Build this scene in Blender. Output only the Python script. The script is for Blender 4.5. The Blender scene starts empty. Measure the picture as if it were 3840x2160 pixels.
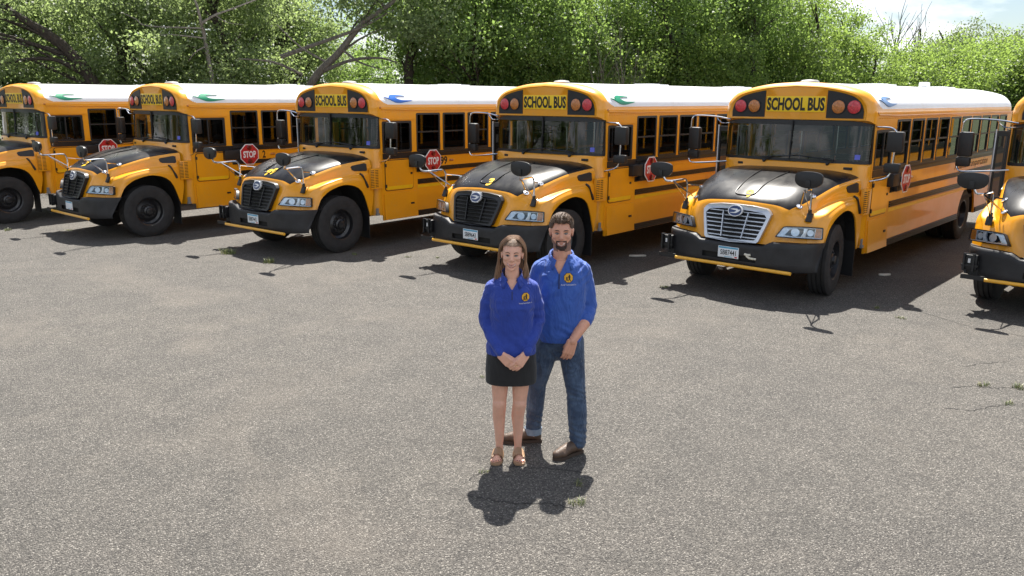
import bpy, bmesh, math, random
import numpy as np
from mathutils import Matrix, Vector
from mathutils.geometry import tessellate_polygon

# ------------------------------------------------------------------ camera, sky, sun, exposure
scene = bpy.context.scene
COL = scene.collection
R = math.radians
cam_d = bpy.data.cameras.new('camera'); cam = bpy.data.objects.new('camera', cam_d); COL.objects.link(cam)
cam_d.sensor_width = 36.0; cam_d.lens = 36.0 * 3035.3 / 3840.0
cam_d.clip_start = 0.1; cam_d.clip_end = 3000
cam.matrix_world = Matrix.Translation((0, 0, 2.853)) @ Matrix.Rotation(math.pi / 2 - .23061, 4, 'X') @ Matrix.Rotation(.0054, 4, 'Z')
scene.camera = cam
SUN_EL, SUN_AZ = R(60.5), R(5.0)          # azimuth measured from +Y towards +X
world = bpy.data.worlds.new('World'); scene.world = world; world.use_nodes = True
wn = world.node_tree.nodes; wl = world.node_tree.links
for n in list(wn): wn.remove(n)
w_out = wn.new('ShaderNodeOutputWorld'); w_bg = wn.new('ShaderNodeBackground')
w_bg.inputs['Strength'].default_value = 0.05
sky = wn.new('ShaderNodeTexSky'); sky.sky_type = 'NISHITA'; sky.sun_disc = False
sky.sun_elevation = SUN_EL; sky.sun_rotation = SUN_AZ; sky.air_density = 1.0; sky.dust_density = 0.8; sky.ozone_density = 1.2
w_geo = wn.new('ShaderNodeNewGeometry'); w_sep = wn.new('ShaderNodeSeparateXYZ')
w_tc = wn.new('ShaderNodeTexCoord'); wl.new(w_tc.outputs['Generated'], w_sep.inputs[0])
w_z = wn.new('ShaderNodeMath'); w_z.operation = 'ADD'; w_z.inputs[1].default_value = 0.16; wl.new(w_sep.outputs['Z'], w_z.inputs[0])
w_zm = wn.new('ShaderNodeMath'); w_zm.operation = 'MAXIMUM'; w_zm.inputs[1].default_value = 0.05; wl.new(w_z.outputs[0], w_zm.inputs[0])
w_dv = wn.new('ShaderNodeVectorMath'); w_dv.operation = 'DIVIDE'
w_cm = wn.new('ShaderNodeCombineXYZ')
for i in range(3): wl.new(w_zm.outputs[0], w_cm.inputs[i])
wl.new(w_tc.outputs['Generated'], w_dv.inputs[0]); wl.new(w_cm.outputs[0], w_dv.inputs[1])
w_no = wn.new('ShaderNodeTexNoise'); w_no.inputs['Scale'].default_value = 1.15; w_no.inputs['Detail'].default_value = 7; w_no.inputs['Roughness'].default_value = .55
w_no.inputs['Distortion'].default_value = .35
wl.new(w_dv.outputs[0], w_no.inputs['Vector'])
w_rp = wn.new('ShaderNodeValToRGB'); w_rp.color_ramp.elements[0].position = .44; w_rp.color_ramp.elements[1].position = .61
wl.new(w_no.outputs['Fac'], w_rp.inputs['Fac'])
w_mx = wn.new('ShaderNodeMixRGB'); w_mx.inputs['Color2'].default_value = (12.0, 12.2, 12.7, 1)
wl.new(w_rp.outputs['Color'], w_mx.inputs['Fac']); wl.new(sky.outputs[0], w_mx.inputs['Color1'])
wl.new(w_mx.outputs[0], w_bg.inputs['Color']); wl.new(w_bg.outputs[0], w_out.inputs['Surface'])
sun_d = bpy.data.lights.new('sun', 'SUN'); sun_d.energy = 5.0; sun_d.angle = R(0.53); sun_d.color = (1.0, .955, .88)
sun = bpy.data.objects.new('sun', sun_d); COL.objects.link(sun)
sdir = Vector((math.sin(SUN_AZ) * math.cos(SUN_EL), math.cos(SUN_AZ) * math.cos(SUN_EL), math.sin(SUN_EL)))
sun.rotation_euler = sdir.to_track_quat('Z', 'Y').to_euler(); sun.location = (0, 20, 40)
vs = scene.view_settings; vs.view_transform = 'Standard'; vs.look = 'None'; vs.exposure = 1.38; vs.gamma = 1.0; vs.use_curve_mapping = False
scene.cycles.transparent_max_bounces = 24; scene.cycles.max_bounces = 10; scene.cycles.diffuse_bounces = 6; scene.cycles.transmission_bounces = 6; scene.cycles.glossy_bounces = 4

# ------------------------------------------------------------------ helpers
def crom(P, n):
    """Catmull-Rom through the points of P (k x d), n steps per span."""
    P = np.asarray(P, float); E = np.vstack([2 * P[0] - P[1], P, 2 * P[-1] - P[-2]]); out = []
    for i in range(len(P) - 1):
        a, b, c, d = E[i:i + 4]
        for t in np.arange(n) / n:
            out.append(.5 * ((2 * b) + (c - a) * t + (2 * a - 5 * b + 4 * c - d) * t * t + (3 * b - a - 3 * c + d) * t ** 3))
    out.append(P[-1]); return np.array(out)

def fast_mesh(name, V, F):
    me = bpy.data.meshes.new(name); V = np.asarray(V, np.float32); F = np.asarray(F, np.int32); k = F.shape[1]
    me.vertices.add(len(V)); me.vertices.foreach_set('co', V.ravel())
    me.loops.add(F.size); me.loops.foreach_set('vertex_index', F.ravel())
    me.polygons.add(len(F)); me.polygons.foreach_set('loop_start', np.arange(0, F.size, k, dtype=np.int32))
    me.update(calc_edges=True); return me

def link(name, data, parent=None, loc=None, rot=None, scale=None):
    o = bpy.data.objects.new(name, data); COL.objects.link(o)
    if parent is not None: o.parent = parent
    if loc is not None: o.location = loc
    if rot is not None: o.rotation_euler = rot
    if scale is not None: o.scale = scale
    return o

def tag(o, label=None, category=None, group=None, kind=None):
    for k, v in (('label', label), ('category', category), ('group', group), ('kind', kind)):
        if v: o[k] = v
    return o

class MB:
    """collects shapes; mesh() makes ONE mesh of them"""
    def __init__(s): s.V = []; s.F = []; s.m = []
    def add(s, V, F, m=0):
        b = len(s.V); s.V += [tuple(map(float, v)) for v in V]
        for f in F: s.F.append([b + i for i in f]); s.m.append(m)
        return s
    def box(s, c, d, m=0, bev=0.0, rot=None):
        bm = bmesh.new(); bmesh.ops.create_cube(bm, size=1.0); bmesh.ops.scale(bm, vec=d, verts=bm.verts)
        if bev: bmesh.ops.bevel(bm, geom=list(bm.edges), offset=bev, segments=2, affect='EDGES', profile=.6)
        if rot is not None: bmesh.ops.transform(bm, matrix=rot.to_4x4(), verts=bm.verts)
        bm.verts.index_update()
        s.add([v.co + Vector(c) for v in bm.verts], [[v.index for v in f.verts] for f in bm.faces], m); bm.free(); return s
    def bx(s, x0, x1, y0, y1, z0, z1, m=0, bev=0.0):
        return s.box(((x0 + x1) / 2, (y0 + y1) / 2, (z0 + z1) / 2), (abs(x1 - x0), abs(y1 - y0), abs(z1 - z0)), m, bev)
    def tube(s, path, r, seg=8, m=0, smooth=0, cap=True):
        P = crom(path, smooth) if smooth else np.asarray(path, float)
        rr = np.interp(np.linspace(0, 1, len(P)), np.linspace(0, 1, len(r)), r) if hasattr(r, '__len__') else np.full(len(P), r)
        T = np.gradient(P, axis=0); T /= np.maximum(np.linalg.norm(T, axis=1, keepdims=True), 1e-9)
        up = np.array([0, 0, 1.]) if abs(T[0][2]) < .9 else np.array([1., 0, 0]); V = []
        for p, t, q in zip(P, T, rr):
            a = np.cross(t, up); a /= max(np.linalg.norm(a), 1e-9); b = np.cross(a, t); up = b
            for k in range(seg):
                w = 2 * math.pi * k / seg; V.append(p + q * (a * math.cos(w) + b * math.sin(w)))
        F = [[i * seg + k, i * seg + (k + 1) % seg, (i + 1) * seg + (k + 1) % seg, (i + 1) * seg + k] for i in range(len(P) - 1) for k in range(seg)]
        if cap: F += [list(range(seg))[::-1], [(len(P) - 1) * seg + k for k in range(seg)]]
        return s.add(V, F, m)
    def lathe(s, prof, o, ax, seg=24, m=0, cap=True):
        """prof: (distance along axis, radius)"""
        ax = Vector(ax).normalized(); a = ax.orthogonal().normalized(); b = ax.cross(a); o = Vector(o); V = []
        for d, r in prof:
            for k in range(seg):
                w = 2 * math.pi * k / seg; V.append(o + ax * d + (a * math.cos(w) + b * math.sin(w)) * max(r, 1e-4))
        n = len(prof)
        F = [[i * seg + k, i * seg + (k + 1) % seg, (i + 1) * seg + (k + 1) % seg, (i + 1) * seg + k] for i in range(n - 1) for k in range(seg)]
        if cap: F += [list(range(seg))[::-1], [(n - 1) * seg + k for k in range(seg)]]
        return s.add(V, F, m)
    def ell(s, c, r, seg=14, m=0, rot=None):
        V = []; F = []; n = seg // 2 + 1
        for i in range(n):
            th = math.pi * i / (n - 1)
            for k in range(seg):
                ph = 2 * math.pi * k / seg
                v = Vector((r[0] * math.sin(th) * math.cos(ph), r[1] * math.sin(th) * math.sin(ph), r[2] * math.cos(th)))
                V.append(Vector(c) + (rot @ v if rot is not None else v))
        F = [[i * seg + k, i * seg + (k + 1) % seg, (i + 1) * seg + (k + 1) % seg, (i + 1) * seg + k] for i in range(n - 1) for k in range(seg)]
        return s.add(V, F, m)
    def caps(s, p0, r0, p1, r1, seg=14, m=0):
        """closed tapered capsule"""
        p0 = np.array(p0, float); p1 = np.array(p1, float); L = np.linalg.norm(p1 - p0)
        pr = [(-r0 * math.cos(t), r0 * math.sin(t)) for t in np.linspace(0.02, math.pi / 2, 5)] + [(L + r1 * math.sin(t), r1 * math.cos(t)) for t in np.linspace(0, math.pi / 2 - .02, 5)]
        return s.lathe(pr, p0, p1 - p0 if L > 1e-6 else (0, 0, 1), seg, m)
    def plate(s, loops, f0, f1, m=0):
        """2-D outline with holes between two surfaces f0(u,v), f1(u,v)"""
        flat = [p for l in loops for p in l]
        tr = tessellate_polygon([[Vector((p[0], p[1], 0)) for p in l] for l in loops]); n = len(flat)
        V = [f0(*p) for p in flat] + [f1(*p) for p in flat]
        F = [list(t) for t in tr] + [[i + n for i in t][::-1] for t in tr]; b = 0
        for l in loops:
            k = len(l); F += [[b + i, b + (i + 1) % k, n + b + (i + 1) % k, n + b + i] for i in range(k)]; b += k
        return s.add(V, F, m)
    def grid(s, G, m=0, mf=None):
        G = np.asarray(G); a, b = G.shape[:2]
        F = []; mm = []
        base = len(s.V); s.V += [tuple(map(float, p)) for p in G.reshape(-1, 3)]
        for i in range(a - 1):
            for j in range(b - 1):
                s.F.append([base + i * b + j, base + i * b + j + 1, base + (i + 1) * b + j + 1, base + (i + 1) * b + j]); s.m.append(mf(i, j) if mf else m)
        return s
    def mirror_x(s):
        n = len(s.V); s.V += [(-x, y, z) for x, y, z in s.V]
        k = len(s.F); s.F += [[i + n for i in f][::-1] for f in s.F[:k]]; s.m += s.m[:k]; return s
    def mesh(s, name, mats, smooth=True, angle=38, recalc=True, weld=False):
        me = bpy.data.meshes.new(name); me.from_pydata(s.V, [], s.F)
        for x in (mats if isinstance(mats, (list, tuple)) else [mats]): me.materials.append(x)
        me.polygons.foreach_set('material_index', s.m)
        if recalc or weld:
            bm = bmesh.new(); bm.from_mesh(me)
            if weld: bmesh.ops.remove_doubles(bm, verts=bm.verts, dist=1e-5)
            if recalc: bmesh.ops.recalc_face_normals(bm, faces=bm.faces)
            bm.to_mesh(me); bm.free()
        if smooth:
            me.polygons.foreach_set('use_smooth', [True] * len(me.polygons)); me.set_sharp_from_angle(angle=R(angle))
        me.update(); return me

def rrect(x0, x1, y0, y1, r, n=4):
    P = []
    for cx, cy, a in ((x1 - r, y1 - r, 0), (x0 + r, y1 - r, 90), (x0 + r, y0 + r, 180), (x1 - r, y0 + r, 270)):
        for k in range(n + 1):
            w = R(a + 90 * k / n); P.append((cx + r * math.cos(w), cy + r * math.sin(w)))
    return P

def circ(cx, cy, rx, ry=None, n=24):
    ry = ry or rx; return [(cx + rx * math.cos(2 * math.pi * k / n), cy + ry * math.sin(2 * math.pi * k / n)) for k in range(n)]

_txt = {}
def text2d(s, bold=0.0, shear=0.0):
    """flat text as triangles, centred, in a 1 x 1 box (u across, v up)"""
    k = (s, bold, shear)
    if k not in _txt:
        cu = bpy.data.curves.new('lettering', 'FONT'); cu.body = s; cu.size = 1; cu.offset = bold; cu.shear = shear; cu.resolution_u = 3; cu.fill_mode = 'FRONT'
        o = bpy.data.objects.new('lettering', cu); COL.objects.link(o)
        me = bpy.data.meshes.new_from_object(o.evaluated_get(bpy.context.evaluated_depsgraph_get()))
        V = np.array([v.co[:2] for v in me.vertices]); F = [list(p.vertices) for p in me.polygons]
        bpy.data.objects.remove(o); bpy.data.curves.remove(cu); bpy.data.meshes.remove(me)
        lo, hi = V.min(0), V.max(0); _txt[k] = ((V - (lo + hi) / 2) / (hi - lo), F)
    return _txt[k]
def add_text(mb, s, f, bold=0.0, shear=0.0, m=0):
    V, F = text2d(s, bold, shear); mb.add([f(u, v) for u, v in V], F, m); return mb

# ------------------------------------------------------------------ materials
def newmat(name):
    m = bpy.data.materials.new(name); m.use_nodes = True; nt = m.node_tree
    return m, nt, nt.nodes['Principled BSDF'], nt.nodes['Material Output']
def N(nt, t, **k):
    n = nt.nodes.new('ShaderNode' + t)
    for a, b in k.items():
        if a in n.inputs.keys(): n.inputs[a].default_value = b
        else: setattr(n, a, b)
    return n
def L(nt, a, b): nt.links.new(a, b)
def ramp(nt, fac, stops):
    r = N(nt, 'ValToRGB'); e = r.color_ramp.elements
    while len(e) < len(stops): e.new(.5)
    for x, (p, c) in zip(e, stops): x.position = p; x.color = c if len(c) == 4 else (*c, 1)
    L(nt, fac, r.inputs['Fac']); return r.outputs['Color']
def noise(nt, scale, detail=4, rough=.55, vec=None, dist=0.0):
    n = N(nt, 'TexNoise'); n.inputs['Scale'].default_value = scale; n.inputs['Detail'].default_value = detail; n.inputs['Roughness'].default_value = rough; n.inputs['Distortion'].default_value = dist
    if vec is None: tc = N(nt, 'TexCoord'); vec = tc.outputs['Object']
    L(nt, vec, n.inputs['Vector']); return n
def bump(nt, b, h, strength, dist):
    n = N(nt, 'Bump'); n.inputs['Strength'].default_value = strength; n.inputs['Distance'].default_value = dist
    L(nt, h, n.inputs['Height']); L(nt, n.outputs[0], b.inputs['Normal'])
def plain(name, col, rough=.5, metal=0.0, coat=0.0, var=.12, vscale=6.0, bmp=0.0, bscale=40.0, emis=None):
    m, nt, b, o = newmat(name)
    b.inputs['Roughness'].default_value = rough; b.inputs['Metallic'].default_value = metal; b.inputs['Coat Weight'].default_value = coat; b.inputs['Coat Roughness'].default_value = .06
    n = noise(nt, vscale, 5)
    c0 = tuple(max(0, c * (1 - var)) for c in col); c1 = tuple(min(1, c * (1 + var)) for c in col)
    L(nt, ramp(nt, n.outputs['Fac'], [(.3, c0), (.7, c1)]), b.inputs['Base Color'])
    if bmp: bump(nt, b, noise(nt, bscale, 3).outputs['Fac'], bmp, .01)
    return m
def glass(name, tint, rough=.01, f0=.045):
    m, nt, b, o = newmat(name); nt.nodes.remove(b)
    lw = N(nt, 'LayerWeight', Blend=.5); p = N(nt, 'Math', operation='POWER'); p.inputs[1].default_value = 5
    L(nt, lw.outputs['Facing'], p.inputs[0]); ma = N(nt, 'Math', operation='MULTIPLY_ADD'); ma.inputs[1].default_value = 1 - f0; ma.inputs[2].default_value = f0
    L(nt, p.outputs[0], ma.inputs[0]); t = N(nt, 'BsdfTransparent'); t.inputs[0].default_value = (*tint, 1)
    g = N(nt, 'BsdfGlossy'); g.inputs['Roughness'].default_value = rough; g.inputs[0].default_value = (1, 1, 1, 1)
    mx = N(nt, 'MixShader'); L(nt, ma.outputs[0], mx.inputs[0]); L(nt, t.outputs[0], mx.inputs[1]); L(nt, g.outputs[0], mx.inputs[2]); L(nt, mx.outputs[0], o.inputs[0]); return m

MT = {}
def paint(name, col, dust, rough=.28, coat=.5):
    m, nt, b, o = newmat(name); b.inputs['Roughness'].default_value = rough; b.inputs['Coat Weight'].default_value = coat; b.inputs['Coat Roughness'].default_value = .05
    n1 = noise(nt, 1.7, 6, .6); n2 = noise(nt, 22, 5, .7)
    mm = N(nt, 'Math', operation='MULTIPLY'); L(nt, n1.outputs['Fac'], mm.inputs[0]); L(nt, n2.outputs['Fac'], mm.inputs[1])
    L(nt, ramp(nt, mm.outputs[0], [(.12, col), (.30, tuple(c * .96 for c in col)), (.52, dust)]), b.inputs['Base Color'])
    L(nt, ramp(nt, n1.outputs['Fac'], [(.3, (rough,) * 3), (.75, (rough + .18,) * 3)]), b.inputs['Roughness'])
    bump(nt, b, noise(nt, 3.0, 2).outputs['Fac'], .06, .02)
    return m
MT['orange'] = paint('bus_yellow_paint', (.84, .345, .006), (.70, .34, .06))
MT['white'] = paint('roof_white_paint', (.80, .81, .82), (.66, .65, .62), .32, .25)
# worn black hood
m, nt, b, o = newmat('hood_black_paint'); b.inputs['Specular IOR Level'].default_value = .18; b.inputs['Coat Weight'].default_value = .08; b.inputs['Coat Roughness'].default_value = .18
mp = N(nt, 'Mapping'); mp.inputs['Scale'].default_value = (2.2, .9, 1.5); tc = N(nt, 'TexCoord'); L(nt, tc.outputs['Object'], mp.inputs[0])
n1 = noise(nt, 2.2, 7, .65, mp.outputs[0], .6)
L(nt, ramp(nt, n1.outputs['Fac'], [(.35, (.010, .010, .012)), (.55, (.016, .0155, .0155)), (.8, (.042, .037, .032))]), b.inputs['Base Color'])
L(nt, ramp(nt, n1.outputs['Fac'], [(.3, (.25,) * 3), (.7, (.36,) * 3)]), b.inputs['Roughness']); MT['hood'] = m
MT['black'] = plain('black_trim', (.012, .012, .013), .45, bmp=.15, bscale=60)
MT['capblack'] = plain('black_lamp_panel_paint', (.008, .008, .010), .5)
MT['rail'] = plain('black_rub_rail_paint', (.013, .012, .012), .38, var=.3)
MT['bumper'] = plain('black_bumper_paint', (.016, .016, .018), .55, var=.35, vscale=5, bmp=.35, bscale=90)
MT['rubber'] = plain('tyre_rubber', (.022, .021, .021), .75, var=.35, vscale=9, bmp=.3, bscale=80)
MT['rim'] = plain('black_wheel_paint', (.016, .016, .018), .35, coat=.2, var=.4, vscale=14)
MT['dark'] = plain('dark_underbody', (.014, .013, .012), .85)
MT['chrome'] = plain('polished_metal', (.72, .73, .75), .12, 1.0, var=.05)
MT['silver'] = plain('silver_grille', (.50, .53, .58), .32, .75, var=.08)
MT['gblack'] = plain('black_grille', (.014, .014, .016), .4)
MT['stripe'] = plain('reflective_yellow_stripe', (.85, .50, .008), .35, var=.06)
MT['gatebar'] = plain('yellow_gate_bar', (.80, .40, .03), .3, coat=.3, var=.08)
MT['signy'] = plain('school_bus_sign_sheeting', (.86, .56, .008), .4, var=.06, vscale=30)
MT['ink'] = plain('black_lettering', (.012, .010, .008), .5)
MT['num'] = plain('yellow_number', (.85, .52, .012), .7, var=.05)
MT['red'] = plain('stop_sign_red', (.48, .018, .022), .4, var=.08)
MT['signw'] = plain('sign_white', (.78, .78, .78), .4, var=.04)
MT['redlamp'] = plain('red_lamp_lens', (.55, .02, .035), .3, coat=.8, var=.35, vscale=60, bmp=.5, bscale=120)
MT['amberlamp'] = plain('amber_lamp_lens', (.46, .15, .02), .18, coat=.8, var=.35, vscale=60, bmp=.5, bscale=120)
MT['darkred'] = plain('dark_red_lens', (.16, .008, .010), .2, coat=.6, var=.3, vscale=40)
MT['blue'] = plain('badge_blue', (.012, .035, .13), .35, coat=.3)
MT['birdblue'] = plain('bird_blue_vinyl', (.02, .13, .52), .4, var=.05)
MT['birdpale'] = plain('bird_faded_blue_vinyl', (.16, .27, .47), .45, var=.1)
MT['birdgreen'] = plain('bird_green_vinyl', (.01, .24, .12), .4, var=.05)
MT['plate'] = plain('plate_white', (.72, .75, .78), .4, var=.04)
MT['plateblue'] = plain('plate_blue', (.08, .33, .50), .4)
MT['sticker'] = plain('sticker_blue', (.10, .12, .55), .4)
MT['seat'] = plain('seat_vinyl', (.045, .035, .028), .55)
MT['inside'] = plain('interior_panel', (.20, .20, .20), .6)
MT['ws'] = glass('windshield_glass', (.40, .46, .45))
MT['pane'] = glass('tinted_side_glass', (.15, .15, .16))
MT['clear'] = glass('clear_lens', (.92, .94, .95))
MT['reflector'] = plain('headlight_reflector', (.66, .72, .80), .16, .45, var=.2, vscale=30)
MT['bulbdark'] = plain('headlight_dark', (.03, .035, .045), .2, .3)
MT['stained'] = plain('pale_hook', (.62, .58, .48), .5)
# ------------------------------------------------------------------ school buses
# bus space: x to the driver's side, y rearwards from the front axle, z up
NWIN, WP, WY0, WLEN = 10, .765, 1.925, .665
YEND = 10.0
ROOFP = crom([(1.224, 2.60), (1.222, 2.705), (1.165, 2.845), (.985, 2.985), (.52, 3.09), (0, 3.125)], 6)   # x, z
def roof_x(z): return float(np.interp(z, ROOFP[:, 1], ROOFP[:, 0]))

_cache = {}
def mesh_of(key, fn):
    if key not in _cache: _cache[key] = fn()
    return _cache[key]

def side_loops(door):
    out = [(.955, .605), (.955, 2.612), (YEND - .05, 2.612), (YEND - .05, .5)]
    arch = [(6.9 + .66 * math.cos(t), .50 + .66 * math.sin(t)) for t in np.linspace(0, math.pi, 17)]
    out += arch + [(.99, .5), (.99, .605)]
    holes = [rrect(1.02, 1.765, 1.83, 2.395, .03) if not door else rrect(1.02, 1.80, .62, 2.42, .03)]
    for i in range(NWIN): holes.append(rrect(WY0 + WP * i, WY0 + WP * i + WLEN, 1.805, 2.545, .03))
    return [out] + holes

def b_side(sg, door):
    mb = MB(); mb.plate(side_loops(door), lambda y, z: (sg * 1.22, y, z), lambda y, z: (sg * 1.185, y, z)); return mb.mesh('body_side', MT['orange'])
def b_roof():
    mb = MB(); ys = np.concatenate([np.arange(.94, 1.56, .02), np.arange(1.6, 9.7, .3), [9.75, 9.85, 9.93, 9.98, 10.0]])
    prof = crom([(1.224, 2.60), (1.222, 2.705), (1.165, 2.845), (.985, 2.985), (.52, 3.09), (0, 3.125)], 10)
    G = []
    for y in ys:
        k = 1 - max(0, (y - 9.7) / .3) ** 2 * .12
        G.append([(x * (1 - (1 - k) * .35), y, 2.6 + (z - 2.6) * k) for x, z in prof])
    G = np.array(G)
    def mf(i, j):
        p = (G[i, j] + G[i + 1, j + 1]) / 2; x, y, z = p
        yb = 1.0 + .20 * max(0, (z - 2.95) / .17) ** 1.5 if z < 3.13 else 1.2
        yb = 1.0 + .2 * np.clip((z - 2.9) / .22, 0, 1) ** 1.6
        if z < 2.715: return 0
        if z < 2.84:
            dz = 2.84 - z; dy = .17 - math.sqrt(max(0, .17 ** 2 - (dz * 1.36) ** 2)); yb += dy * 1.6
        return 1 if y > yb else 0
    mb.grid(G, mf=mf); mb.mirror_x()
    return mb.mesh('roof', [MT['orange'], MT['white']], angle=60, weld=True)
def cap_prof(ins):
    P = crom([(1.226, 2.49), (1.226, 2.60), (1.224, 2.705), (1.168, 2.846), (.987, 2.987), (.52, 3.092), (0, 3.127)], 6); Q = P.copy()
    Q[:, 0] = P[:, 0] * (1 - ins / 1.226); Q[:, 1] = np.where(P[:, 1] > 2.6, 2.6 + (P[:, 1] - 2.6) * (1 - .62 * ins / .527), P[:, 1]); return Q
def b_cap():
    mb = MB(); st = [(.99, 0, 2.485), (.93, .0, 2.487), (.88, .012, 2.50), (.835, .035, 2.525), (.80, .075, 2.545), (.785, .105, 2.545), (.80, .125, 2.545)]
    G = []
    for y, ins, zb in st:
        Q = cap_prof(ins); Q[:, 1] = np.maximum(Q[:, 1], zb); G.append([(x, y, z) for x, z in Q])
    G = np.array(G); mb.grid(G)
    Q = G[-1]; n = len(Q)                       # front face
    mb.add(list(Q) + [(0, .80, 2.545)], [[i, i + 1, n] for i in range(n - 1)])
    for a, b in zip(range(len(st) - 1), range(1, len(st))):   # underside
        mb.add([(0, G[a][0][1], 2.545), tuple(G[a][0]), tuple(G[b][0]), (0, G[b][0][1], 2.545)], [[0, 1, 2, 3]])
    mb.mirror_x(); return mb.mesh('front_cap', MT['orange'], angle=50, weld=True)
def b_lamp_panel():
    Q = cap_prof(.155); Q = [(x, z) for x, z in Q if x > .5 and z >= 2.575]
    xe = Q[-1]; loop = [(.505, 2.575)] + [(Q[0][0], 2.575)] + Q + [(.505, float(np.interp(.505, [0, xe[0]], [3.035, xe[1]])))]
    mb = MB(); mb.plate([loop], lambda u, v: (u, .792, v), lambda u, v: (u, .803, v)); return mb
def place_x(mb, sg):
    if sg < 0: mb.V = [(-x, y, z) for x, y, z in mb.V]
    return mb

HC = [  # hood / fender control columns, centre -> wheel arch; rows rear -> bumper
 [(0, .74, 1.80), (0, .4, 1.775), (0, .05, 1.73), (0, -.35, 1.65), (0, -.62, 1.545), (0, -.87, 1.405), (0, -.905, 1.24), (0, -.955, 1.03), (0, -1.01, .82)],
 [(.34, .74, 1.795), (.34, .4, 1.77), (.33, .05, 1.722), (.32, -.35, 1.64), (.31, -.63, 1.53), (.30, -.86, 1.39), (.29, -.90, 1.235), (.28, -.95, 1.03), (.27, -1.01, .82)],
 [(.80, .74, 1.775), (.79, .4, 1.748), (.76, .05, 1.70), (.70, -.36, 1.605), (.63, -.63, 1.49), (.56, -.82, 1.365), (.535, -.885, 1.22), (.50, -.955, 1.03), (.46, -1.015, .82)],
 [(1.12, .74, 1.695), (1.08, .42, 1.665), (1.02, .06, 1.61), (.945, -.36, 1.495), (.85, -.64, 1.395), (.73, -.80, 1.315), (.685, -.885, 1.20), (.655, -.955, 1.03), (.60, -1.0, .82)],
 [(1.165, .74, 1.50), (1.135, .42, 1.48), (1.065, .05, 1.455), (1.01, -.30, 1.385), (.965, -.52, 1.318), (.89, -.70, 1.262), (.855, -.80, 1.15), (.82, -.872, 1.0), (.78, -.925, .83)],
 [(1.172, .74, 1.455), (1.145, .42, 1.435), (1.085, .05, 1.408), (1.03, -.30, 1.345), (.985, -.52, 1.285), (.925, -.69, 1.238), (.885, -.785, 1.13), (.85, -.858, 1.0), (.81, -.915, .83)],
 [(1.195, .74, 1.42), (1.188, .44, 1.412), (1.172, .05, 1.395), (1.16, -.30, 1.332), (1.135, -.50, 1.268), (1.085, -.61, 1.205), (1.05, -.69, 1.10), (1.025, -.757, .99), (.99, -.835, .84)],
 [(1.198, .74, 1.39), (1.196, .44, 1.38), (1.19, .05, 1.372), (1.182, -.30, 1.31), (1.162, -.49, 1.242), (1.11, -.595, 1.18), (1.075, -.675, 1.09), (1.045, -.74, .99), (1.02, -.815, .84)],
 [(1.215, .74, 1.0), (1.218, .5, 1.28), (1.22, .1, 1.325), (1.217, -.28, 1.265), (1.21, -.46, 1.19), (1.185, -.53, 1.13), (1.18, -.57, 1.07), (1.175, -.605, .98), (1.165, -.66, .85)],
 [(1.217, .66, .62), (1.222, .46, 1.12), (1.226, .1, 1.27), (1.222, -.25, 1.21), (1.216, -.42, 1.12), (1.212, -.50, 1.05), (1.21, -.53, 1.0), (1.205, -.56, .94), (1.20, -.60, .86)]]
HN = 4
def hood_grid():
    A = np.array(HC); B = np.array([crom(c, HN) for c in A])               # columns x fine rows
    return np.stack([crom(B[:, j], HN) for j in range(B.shape[1])], 1)      # fine columns x fine rows
HG = hood_grid()
def b_hood():
    mb = MB()
    mb.grid(HG, mf=lambda i, j: 1 if (i < 3 * HN and j < 5 * HN) else 0)
    lip = np.stack([HG[-1], HG[-1] - np.array([.02, 0, 0]), HG[-1] - np.array([.16, 0, -.01])]); mb.grid(lip, mf=lambda i, j: 0 if i == 0 else 2)
    mb.mirror_x(); return mb.mesh('hood', [MT['orange'], MT['hood'], MT['black']], angle=65, weld=True)
def hood_at(x, y):
    """height of the upper hood at (x, y): local plane through the nearest surface points"""
    P = HG[:3 * HN + 1, :5 * HN + 1].reshape(-1, 3); d = (P[:, 0] - abs(x)) ** 2 + (P[:, 1] - y) ** 2; k = np.argsort(d)[:10]; Q = P[k]; w = 1 / (d[k] + 1e-3)
    A = np.column_stack([Q[:, 0], Q[:, 1], np.ones(10)]) * w[:, None]; c = np.linalg.lstsq(A, Q[:, 2] * w, rcond=None)[0]; return float(c[0] * abs(x) + c[1] * y + c[2])
def front_y(x, z):
    P = HG[:, 5 * HN:].reshape(-1, 3); d = (P[:, 0] - abs(x)) ** 2 + (P[:, 2] - z) ** 2; k = np.argsort(d)[:4]; w = 1 / (d[k] + 1e-6)
    return float((P[k, 1] * w).sum() / w.sum())

def side_x(y, z):
    P = HG[2 * HN:].reshape(-1, 3); d = (P[:, 1] - y) ** 2 + (P[:, 2] - z) ** 2; k = np.argsort(d)[:4]; w = 1 / (d[k] + 1e-5); return float((P[k, 0] * w).sum() / w.sum())
def b_cowl():
    pl = [(0, .72), (.75, .72), (1.0, .755), (1.13, .82), (1.195, .90), (1.219, .99)]; P = crom(pl, 4); mb = MB()
    G = np.array([[(x, y, z) for x, y in P] for z in (.61, 1.2, 1.86)]); mb.grid(G)
    T = np.array([[(x, y, 1.86) for x, y in P], [(x * .995, y + .035, 1.895) for x, y in P]]); mb.grid(T)
    mb.mirror_x(); return mb.mesh('cowl', MT['orange'], angle=50, weld=True)
WSB = crom([(0, .735), (.6, .745), (.95, .785), (1.12, .84), (1.19, .905), (1.208, .955)], 5)
def ws_pt(x, y, t): return (x, y + .045 * t, 1.905 + t * (2.525 - 1.905))
def b_windshield():
    mb = MB(); mb.grid(np.array([[ws_pt(x, y, t) for x, y in WSB] for t in (0, .5, 1)])); mb.mirror_x(); return mb.mesh('windshield', MT['ws'], angle=80, weld=True)
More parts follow.
